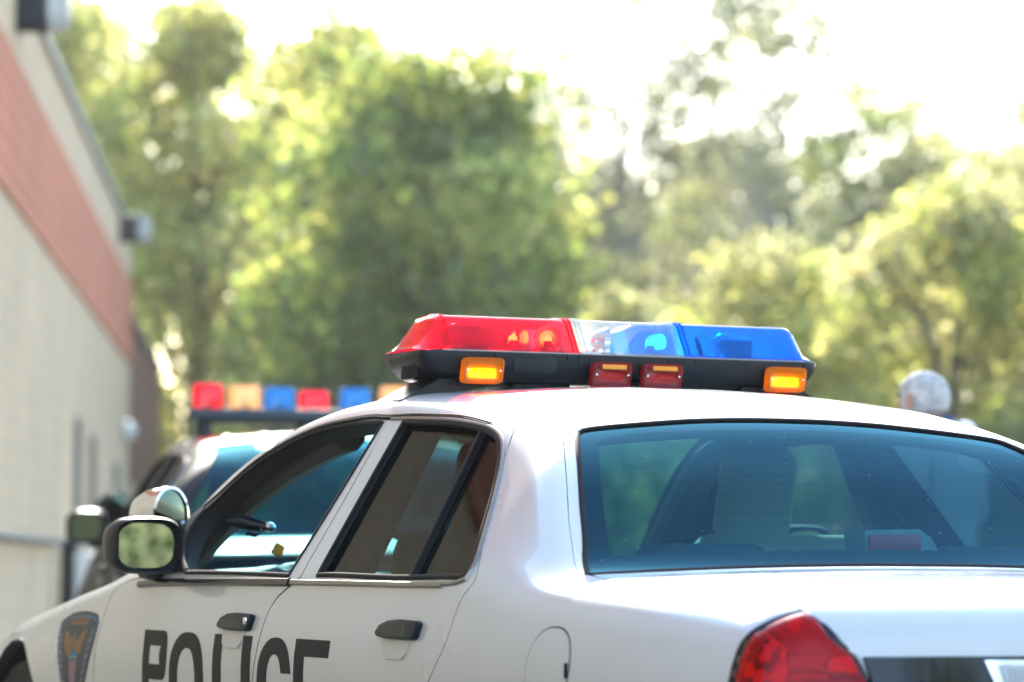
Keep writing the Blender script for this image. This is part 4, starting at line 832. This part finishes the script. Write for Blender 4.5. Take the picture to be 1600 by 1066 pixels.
# ledge pipe with its post at the lower left
o=thing('conduit_pipe','dark pipe running along the beige wall down to a black post','pipe',wpt(0,0,0),WRZ)
m=MB(); m.tube([(.07,14,1.15),(.07,30.5,1.15)],.03,10); m.build('pipe',M['door'],o)
m=MB()
for y in (15,20,25,30): m.box((.035,y,1.15),(.07,.05,.05))
m.build('bracket',M['door'],o)
o=thing('black_post','black steel post standing at the end of the wall pipe','post',wpt(30.8,.12),WRZ)
m=MB(); m.tube([(0,0,.0),(0,0,1.14)],.065,16); m.lathe([(.066,1.14),(.06,1.17),(.001,1.18)],16); m.lathe([(.12,.0),(.12,.02),(.07,.03)],16); m.build('post',M['rubber'],o)
o=thing('cabinet','white utility cabinet with a yellow stripe beside the black post','cabinet',wpt(32.3,.42),WRZ)
m=MB(); m.rbox((0,0,.55),(.72,.6,1.04),.02); m.build('housing',M['white'],o); m=MB(); m.box((-.03,-.302,.62),(.09,.006,.80)); m.build('stripe',pbr('yellow_paint',(.75,.62,.10),.5),o)
m=MB(); m.box((0,0,.015),(.8,.68,.03)); m.build('plinth',M['grey'],o)
m=MB(); m.rbox((.2,-.31,.6),(.02,.02,.12),.004); m.build('handle',M['steel'],o)
# ---------------------------------------------------------------- trees
M['bark']=pbr('bark',(.10,.075,.055),.9,noise=.3,nscale=6,bump=.6,bscale=20)
M['leaf_deep']=leafmat('deep_green_leaves',(.06,.095,.035),(.44,.56,.12),.5)
M['leaf_mid']=leafmat('green_leaves',(.10,.14,.04),(.76,.84,.22),.6)
M['leaf_yel']=leafmat('yellow_green_leaves',(.15,.155,.045),(.86,.88,.27),.65)
M['leaf_pale']=leafmat('pale_leaves',(.17,.18,.08),(.66,.67,.28),.62)
M['leaf_hazy']=leafmat('hazy_pale_leaves',(.15,.16,.08),(.52,.54,.27),.58)  # washed-out veil over the thin far trees, put into the leaf colour
M['bark_pale']=pbr('pale_bark',(.40,.37,.32),.9,noise=.2,nscale=6)  # bark lightened, the same washed-out veil put into its colour
M['leaf_olive']=leafmat('olive_leaves',(.11,.13,.055),(.60,.62,.26),.58)
def crown_mesh(groups,leaf,seed,name,mats):
    """leaf faces gathered in clumps, one mesh; groups: per material a list of (centre, radii, leaf count)"""
    r=np.random.default_rng(seed); VV=[]; MI=[]
    for gi,clumps in enumerate(groups):
        C_=[]
        for c,rad,n in clumps:
            n=max(8,int(n)); d=r.normal(size=(n,3)); d/=np.linalg.norm(d,axis=1,keepdims=True); q=r.uniform(.1,1,(n,1))**.45
            C_.append(np.array(c)+d*q*np.array(rad)*(1+.16*r.normal(size=(n,1))))
        if not C_: continue
        P=np.concatenate(C_); n=len(P)
        nm=r.normal(size=(n,3))+np.array([0,0,.6]); nm/=np.linalg.norm(nm,axis=1,keepdims=True); t=np.cross(nm,r.normal(size=(n,3))); t/=np.linalg.norm(t,axis=1,keepdims=True)+1e-9; b=np.cross(nm,t)
        L=leaf*r.uniform(.6,1.4,(n,1)); W=L*r.uniform(.42,.65,(n,1)); fold=nm*L*.12
        VV.append(np.stack((P-t*L*.5,P-b*W*.5+fold-t*L*.05,P+t*L*.5,P+b*W*.5+fold-t*L*.05),1).reshape(-1,3)); MI.append(np.full(n,gi))
    V=np.concatenate(VV); MI=np.concatenate(MI).astype(np.int32); nf=len(MI)
    me=bpy.data.meshes.new(name); me.vertices.add(nf*4); me.vertices.foreach_set('co',V.astype(np.float32).ravel()); me.loops.add(nf*4); me.loops.foreach_set('vertex_index',np.arange(nf*4,dtype=np.int32))
    me.polygons.add(nf); me.polygons.foreach_set('loop_start',np.arange(0,nf*4,4,dtype=np.int32)); me.polygons.foreach_set('material_index',MI)
    for mt in mats: me.materials.append(M[mt])
    me.update(calc_edges=True); me.validate(); return me
def tree(name,label,mats,r,a,h,hw,seed,dens=1.0,leaf=.16,base=.25,ncl=26,lean=0,group='trees beyond the parking lot',rz=0,cr=.30):
    """h height, hw half width of the crown; clumps placed irregularly through the crown, limbs run to them"""
    rr=random.Random(seed); o=thing(name,label,'tree' if 'shrub' not in name else 'shrub',site(r,a) if not isinstance(r,Vector) else r,rz,group)
    cl=[]; zb=h*base
    for i in range(ncl):
        t=(i+.5)/ncl; R=hw*cr*(.65+.75*rr.random()); z=zb+(h-R*.6-zb)*t
        env=hw*max(.12,1-abs((t-.42)/.60)**2.3)**.5*(.80+.36*rr.random())-R*.55
        an=i*2.39996+rr.uniform(-.6,.6); q=max(0,env)*(.15+.85*rr.random()**.55)
        cl.append(((q*math.cos(an)+lean*t,q*math.sin(an),z),(R,R,R*.74),dens*15*R*R/leaf**2*(.5+rr.random())))
    me=crown_mesh([cl[i::len(mats)] for i in range(len(mats))],leaf,seed,'crown',mats); link(bpy.data.objects.new('crown',me),o)
    m=MB(); tr=(h*.016+.03)*(.42 if 'sparse' in name else 1); m.tube([(0,0,-.05),(.05,.0,zb*.6),(lean*.3,.03,h*.42),(lean*.6,0,h*.66)],[tr*1.25,tr,tr*.6,tr*.18],10)
    for c,R,_ in cl[::2]:
        z0=max(zb*.7,c[2]*.55); m.tube([(lean*.4*z0/h,.0,z0),(c[0]*.45,c[1]*.45,z0+(c[2]-z0)*.6),(c[0]*.9,c[1]*.9,c[2])],[tr*.3,tr*.18,tr*.06],6)
    m.build('trunk',M['bark_pale' if 'sparse' in name else 'bark'],o); return o
tree('broadleaf_tree','large dense green tree in the middle of the background, dark on its right side',['leaf_mid','leaf_deep','leaf_deep'],-1.4,52,8.75,3.45,3,.95,.25,.10,80,.3,cr=.27)
tree('broadleaf_tree','tall yellow-green tree rising over the corner of the beige building',['leaf_yel','leaf_mid','leaf_yel'],-6.2,70,12.4,4.0,5,.95,.27,.10,84,cr=.26)
tree('broadleaf_tree','yellow-green tree behind the beige building wall, at the left end of the row',['leaf_yel','leaf_mid'],-9.6,74,13.2,3.6,8,.9,.27,.12,60)
tree('broadleaf_tree','green tree filling the gap between the two tall trees',['leaf_mid','leaf_deep','leaf_yel'],-3.0,62,11.0,3.0,9,.95,.26,.10,60,cr=.27)
tree('sparse_tree','tall thin tree with pale open foliage against the white sky',['leaf_hazy','leaf_hazy'],2.3,76,15.6,5.0,13,.50,.19,.18,250,cr=.12)
tree('sparse_tree','thin pale tree with drooping open twigs, right of the middle of the background',['leaf_hazy','leaf_hazy'],5.2,72,13.2,3.6,17,.52,.19,.15,200,cr=.13)
tree('broadleaf_tree','olive green rounded tree behind the yellow-green shrubs on the right',['leaf_olive','leaf_olive','leaf_mid'],6.85,64,9.9,2.2,21,.9,.17,.30,46)
tree('broadleaf_tree','pale yellow-green tree at the right edge of the photo',['leaf_pale','leaf_yel'],9.0,58,9.2,2.4,23,.75,.17,.12,46)
tree('broadleaf_tree','bright yellow-green bushy tree behind the standing person',['leaf_yel','leaf_pale','leaf_mid'],6.0,48,6.4,2.3,27,1.0,.21,.04,54)
tree('broadleaf_tree','lime green bushy tree right of the standing person, cut by the photo edge',['leaf_yel','leaf_mid'],8.2,47,6.4,2.2,29,1.0,.21,.04,50)
tree('broadleaf_tree','low sunlit bushy tree above the blue end of the roof bar',['leaf_yel','leaf_pale','leaf_mid'],3.7,51,5.8,2.2,31,.9,.21,.04,50)
tree('broadleaf_tree','low pale bushy tree right of the big dense tree, above the roof bar',['leaf_pale','leaf_yel','leaf_olive'],1.6,54,5.3,2.0,33,.9,.21,.04,46)
tree('broadleaf_tree','slim yellowish tree with thin crown between two bushy trees',['leaf_pale','leaf_yel'],2.9,60,7.6,1.5,35,.40,.16,.3,30)
for r,a,h,hw,mt,lab,sd,dn in ((-3.0,84,13.2,5.0,('leaf_mid','leaf_yel'),'green tree far back, seen in the gap left of the big dense tree',41,.9),(.9,88,11.6,4.6,('leaf_pale','leaf_hazy'),'pale far tree seen low behind the tall thin tree',42,.5),(5.6,86,11.6,4.8,('leaf_pale','leaf_hazy','leaf_yel'),'pale far tree between the thin drooping tree and the olive tree',43,.5),(10.4,82,11.4,4.4,('leaf_yel','leaf_pale'),'yellowish far tree behind the olive rounded tree',44,.8),(-12.5,86,14.5,4.8,('leaf_yel','leaf_mid'),'yellow-green far tree seen over the end of the building',45,.9)):
    tree('broadleaf_tree',lab,list(mt),r,a,h,hw,sd,dn,.28,.03,70)
# shrubs along the lot edge
for i,(r,a,h,hw,mt,lab) in enumerate(((-5.3,66,4.6,2.2,('leaf_mid','leaf_deep'),'dark green shrub beside the brick annex'),(-3.3,54,3.8,1.9,('leaf_deep','leaf_mid'),'dark green shrub under the yellow-green tree'),(-.8,48,3.3,1.8,('leaf_deep','leaf_mid','leaf_yel'),'green shrub under the big dense tree'),(2.0,47,3.3,1.7,('leaf_yel','leaf_olive'),'yellowish shrub behind the roof bar'),(4.5,46,3.3,1.6,('leaf_olive','leaf_yel','leaf_mid'),'olive shrub left of the standing person'),(6.7,45,3.2,1.7,('leaf_olive','leaf_deep'),'dark olive shrub directly behind the standing person'),(8.8,44,3.2,1.7,('leaf_yel','leaf_deep'),'shrub at the right edge below the lime green tree'))):
    tree('shrub',lab,list(mt),r,a,h,hw,50+i,.8,.13,.02,30,group='shrubs along the edge of the lot')
# trees behind the photographer, seen in the driver's mirror
for i,(x,y) in enumerate(((.5,-30),(4.5,-33),(-2.8,-38),(8.5,-29),(12.5,-31),(16.5,-28))):
    tree('broadleaf_tree','green tree across the lot behind the cars, seen only in reflections',['leaf_deep','leaf_mid'],Vector((x,y,0)),0,7+i*.6,2.8,70+i,.65,.22,.06,32,group='trees seen in the mirror')
# ---------------------------------------------------------------- person
def skinned(name,verts,edges,rad,mat,parent,levels=2):
    me=bpy.data.meshes.new(name); me.from_pydata([tuple(v) for v in verts],edges,[]); o=bpy.data.objects.new(name,me); COL.objects.link(o)
    sk=o.modifiers.new('skin','SKIN'); sk.use_smooth_shade=True
    for i,r in enumerate(rad): me.skin_vertices[0].data[i].radius=(r,r) if not hasattr(r,'__len__') else r; me.skin_vertices[0].data[i].use_root=(i==0)
    sb=o.modifiers.new('sub','SUBSURF'); sb.levels=levels; sb.render_levels=levels
    dg=bpy.context.evaluated_depsgraph_get(); nm=bpy.data.meshes.new_from_object(o.evaluated_get(dg)); o.modifiers.clear(); o.data=nm; nm.materials.clear(); nm.materials.append(mat)
    nm.polygons.foreach_set('use_smooth',[True]*len(nm.polygons)); bpy.data.meshes.remove(me)
    if parent is not None: o.parent=parent
    return o
M['skin']=pbr('skin',(.52,.29,.22),.55); M['hair']=pbr('grey_white_hair',(.60,.565,.53),.8,noise=.42,nscale=22,bump=.9,bscale=70); M['shirt']=pbr('pale_blue_shirt',(.50,.56,.66),.85,bump=.3,bscale=160); M['collar']=pbr('navy_collar',(.03,.06,.13),.8); M['trousers']=pbr('navy_trousers',(.02,.025,.04),.85); M['shoe']=pbr('black_shoe',(.015,.015,.015),.4)
pe=thing('person','person with short white hair, pale blue shirt and navy collar, behind the white sedan','person',site(1.47,12.4,-.0),math.radians(-24+52)); pe.scale=(.985,.985,.985)
# faces +y (away from the camera); body, head and hands are one skin
V=[];E_=[];Rd=[]
def j(p,r,par=None):
    V.append(p); Rd.append(r); i=len(V)-1
    if par is not None: E_.append((par,i))
    return i
pel=j((0,0,.93),(.155,.115)); sp1=j((0,.0,1.10),(.14,.10),pel); ch=j((0,-.015,1.32),(.165,.115),sp1); nk0=j((0,-.015,1.465),(.085,.07),ch); nk=j((0,.005,1.505),.056,nk0); hd=j((0,.03,1.545),(.070,.082),nk); ht=j((0,.035,1.60),(.075,.092),hd); tp=j((0,.03,1.645),(.050,.062),ht)
for s in (-1,1):
    sh=j((s*.17,-.015,1.445),.062,ch); el=j((s*.235,-.03,1.12),.043,sh); wr=j((s*.245,.05,.885),.028,el); pm=j((s*.245,.075,.815),(.020,.036),wr)
    for k,(dy,ln) in enumerate(((-.030,.058),(-.010,.072),(.010,.068),(.028,.052))):
        f1=j((s*.243,.082+dy,.780),.0095,pm); f2=j((s*.236,.090+dy,.780-ln*.55),.0085,f1); j((s*.224,.096+dy,.780-ln),.0075,f2)
    t1=j((s*.235,.118,.825),.0115,pm); t2=j((s*.226,.135,.795),.010,t1); j((s*.222,.140,.77),.008,t2)
    hp=j((s*.095,0,.86),.092,pel); kn=j((s*.105,.012,.48),.058,hp); an=j((s*.11,-.02,.09),.040,kn); j((s*.125,.12,.045),.036,an)
skinned('body',V,E_,Rd,M['skin'],pe)
h=MB(); Hc=Vector((0,.03,1.595))
def headpt(a,e,k=1): return Hc+Vector((.079*math.cos(e)*math.sin(a)*k,-.098*math.cos(e)*math.cos(a)*k,.090*math.sin(e)*k))
rings=[]
for i in range(11):
    e=math.radians(-42+132*i/10); lim=math.radians(128 if e<.25 else 180); rings.append([headpt(-lim+2*lim*k/24,e,1.03+.02*math.sin(k*2.3+i)) for k in range(25)])
h.loft(rings,cap=False,closed=False); hair=h.build('hair',M['hair'],pe,smooth=80)
md=hair.modifiers.new('thick','SOLIDIFY'); md.thickness=.012
for s in (-1,1):
    e=MB(); T=Matrix.Translation((s*.083,.035,1.575))@Matrix.Rotation(.25*s,4,'Z'); e.loft([[T@Vector((s*x,y,z)) for y,z in ell(0,0,.018*k,.031*k,16,2.2)] for x,k in ((-.006,.7),(.003,1),(.008,.95),(.006,.6))]); e.build('ear',M['skin'],pe)
n_=MB(); n_.loft([[(x*k,.125+d,1.572+z*k) for x,z in ell(0,0,.016,.024,12,2)] for d,k in ((-.02,1.1),(.0,.9),(.014,.45))]); n_.build('nose',M['skin'],pe)
for s in (-1,1): e=MB(); e.lathe([(.001,.010),(.008,.006),(.010,0)],12,0,Matrix.Translation((s*.031,.112,1.602))@Matrix.Rotation(math.radians(-90),4,'X')); e.build('eye',M['trousers'],pe)
e=MB(); e.rbox((0,.119,1.535),(.044,.008,.010),.004); e.build('mouth',pbr('lips',(.45,.18,.16),.5),pe)
# clothes follow the body
def cloth(name,segs,mat,k=1.0,add=.012):
    Vc=[];Ec=[];Rc=[];mp={}
    for a_,b_ in segs:
        for i in (a_,b_):
            if i not in mp: mp[i]=len(Vc); Vc.append(V[i]); r=Rd[i]; Rc.append(tuple(q+add for q in r) if hasattr(r,'__len__') else r+add)
        Ec.append((mp[a_],mp[b_]))
    return skinned(name,Vc,Ec,Rc,mat,pe)
arms=[i for i in range(len(V)) if abs(abs(V[i][0])-.17)<1e-6]; elb=[i+1 for i in arms]
cloth('shirt',[(pel,sp1),(sp1,ch),(ch,nk0)]+[(ch,i) for i in arms]+[(i,i+1) for i in arms],M['shirt'],add=.034)
hips=[i for i in range(len(V)) if abs(abs(V[i][0])-.095)<1e-6]
cloth('trousers',[(pel,i) for i in hips]+[(i,i+1) for i in hips]+[(i+1,i+2) for i in hips],M['trousers'],add=.026)
f=MB(); f.loft([[(x,y,z) for x,y in ell(0,.0,a,b,28,2.3)] for z,a,b in ((.93,.190,.150),(.99,.186,.146),(1.06,.182,.142),(1.14,.178,.138))],cap=False); f.build('shirt_tail',M['shirt'],pe,smooth=80)
f=MB(); f.loft([[(x,y,z) for x,y in ell(0,.0,a,b,28,2.3)] for z,a,b in ((.80,.188,.128),(.86,.186,.140),(.95,.182,.142),(.97,.10,.08))],cap=True); f.build('trouser_seat',M['trousers'],pe,smooth=80)
for s in (-1,1): f=MB(); f.loft([[(s*.12+x,.06+y,z) for x,y in ell(0,0,.05*k,.135*k,20,2.6)] for z,k in ((.002,1),(.03,1.02),(.065,.85),(.085,.5))]); f.build('shoe',M['shoe'],pe)
c=MB(); c.loft([[(.092*k*math.cos(t),-.005+.082*k*math.sin(t),z+.05+.02*math.sin(-t)) for t in (2*math.pi*q/28 for q in range(28))] for z,k in ((1.405,1.12),(1.425,1.02),(1.455,.92),(1.46,.86),(1.43,.88))],cap=False); c.build('collar',M['collar'],pe)
FLARE_VEIL=.00042
# ---------------------------------------------------------------- ground, sky, light, camera
m=MB(); g=30
m.add([(-400,-400,0),(400,-400,0),(400,400,0),(-400,400,0)],[(0,1,2,3)]); gr=m.build('asphalt_ground',M['asphalt'],None,smooth=0); tag(gr,kind='structure')
w=bpy.data.worlds.new('World'); SC.world=w; w.use_nodes=True; nt=w.node_tree; nt.nodes.clear()
SUN_AZ=math.radians(19.0); SUN_EL=math.radians(26)      # azimuth from +Y towards +X
sk=nt.nodes.new('ShaderNodeTexSky'); sk.sky_type='NISHITA'; sk.sun_disc=False; sk.sun_elevation=SUN_EL; sk.sun_rotation=SUN_AZ; sk.air_density=1.0; sk.dust_density=.6; sk.ozone_density=1.0
bg=nt.nodes.new('ShaderNodeBackground'); bg.inputs[1].default_value=.15; ow=nt.nodes.new('ShaderNodeOutputWorld'); nt.links.new(sk.outputs[0],bg.inputs[0]); nt.links.new(bg.outputs[0],ow.inputs[0])
ld=bpy.data.lights.new('sun','SUN'); ld.energy=3.0; ld.angle=math.radians(.55); ld.color=(1,.95,.86); so=bpy.data.objects.new('sun',ld); link(so)
sd_=Vector((math.sin(SUN_AZ)*math.cos(SUN_EL),math.cos(SUN_AZ)*math.cos(SUN_EL),math.sin(SUN_EL))); so.rotation_euler=sd_.to_track_quat('Z','Y').to_euler(); so.location=sd_*60
hz,hn,ho=nodes('pale_flare_veil'); pv=hn.nodes.new('ShaderNodeVolumePrincipled'); pv.inputs['Color'].default_value=(.93,.95,.97,1); pv.inputs['Density'].default_value=FLARE_VEIL; pv.inputs["Anisotropy"].default_value=.25; hn.links.new(pv.outputs[0],ho.inputs['Volume'])
m=MB(); m.box((5,30,8.75),(150,190,19.5)); hb=m.build('flare_veil',hz,None,smooth=0); tag(hb,kind='stuff')  # haze box added to wash out the far trees like lens flare
cd=bpy.data.cameras.new('camera'); cam=bpy.data.objects.new('camera',cd); link(cam)
pit=math.radians(3.64); rol=math.radians(.4); fwv=VD*math.cos(pit)+Vector((0,0,1))*math.sin(pit); U0=-VD*math.sin(pit)+Vector((0,0,1))*math.cos(pit); Rv=RD_*math.cos(rol)+U0*math.sin(rol); Uv=U0*math.cos(rol)-RD_*math.sin(rol)
mx=Matrix((Rv,Uv,-fwv)).transposed().to_4x4(); mx.translation=CAM; cam.matrix_world=mx
cd.sensor_width=36; cd.lens=5535*36/1600; cd.clip_start=.1; cd.clip_end=2000
cd.dof.use_dof=True; cd.dof.focus_distance=8.1; cd.dof.aperture_fstop=3.0
SC.camera=cam
vs=SC.view_settings; vs.view_transform='Standard'; vs.look='None'; vs.gamma=1; vs.exposure=2.08; SC.display_settings.display_device='sRGB'
SC.render.film_transparent=False
cy=SC.cycles; cy.use_denoising=True; cy.max_bounces=10; cy.transparent_max_bounces=24; cy.glossy_bounces=5; cy.diffuse_bounces=4; cy.transmission_bounces=6; cy.caustics_reflective=False; cy.caustics_refractive=False; cy.sample_clamp_indirect=6
cy.volume_bounces=1
try: cy.denoiser='OPENIMAGEDENOISE'
except Exception: pass
SC.render.use_persistent_data=False
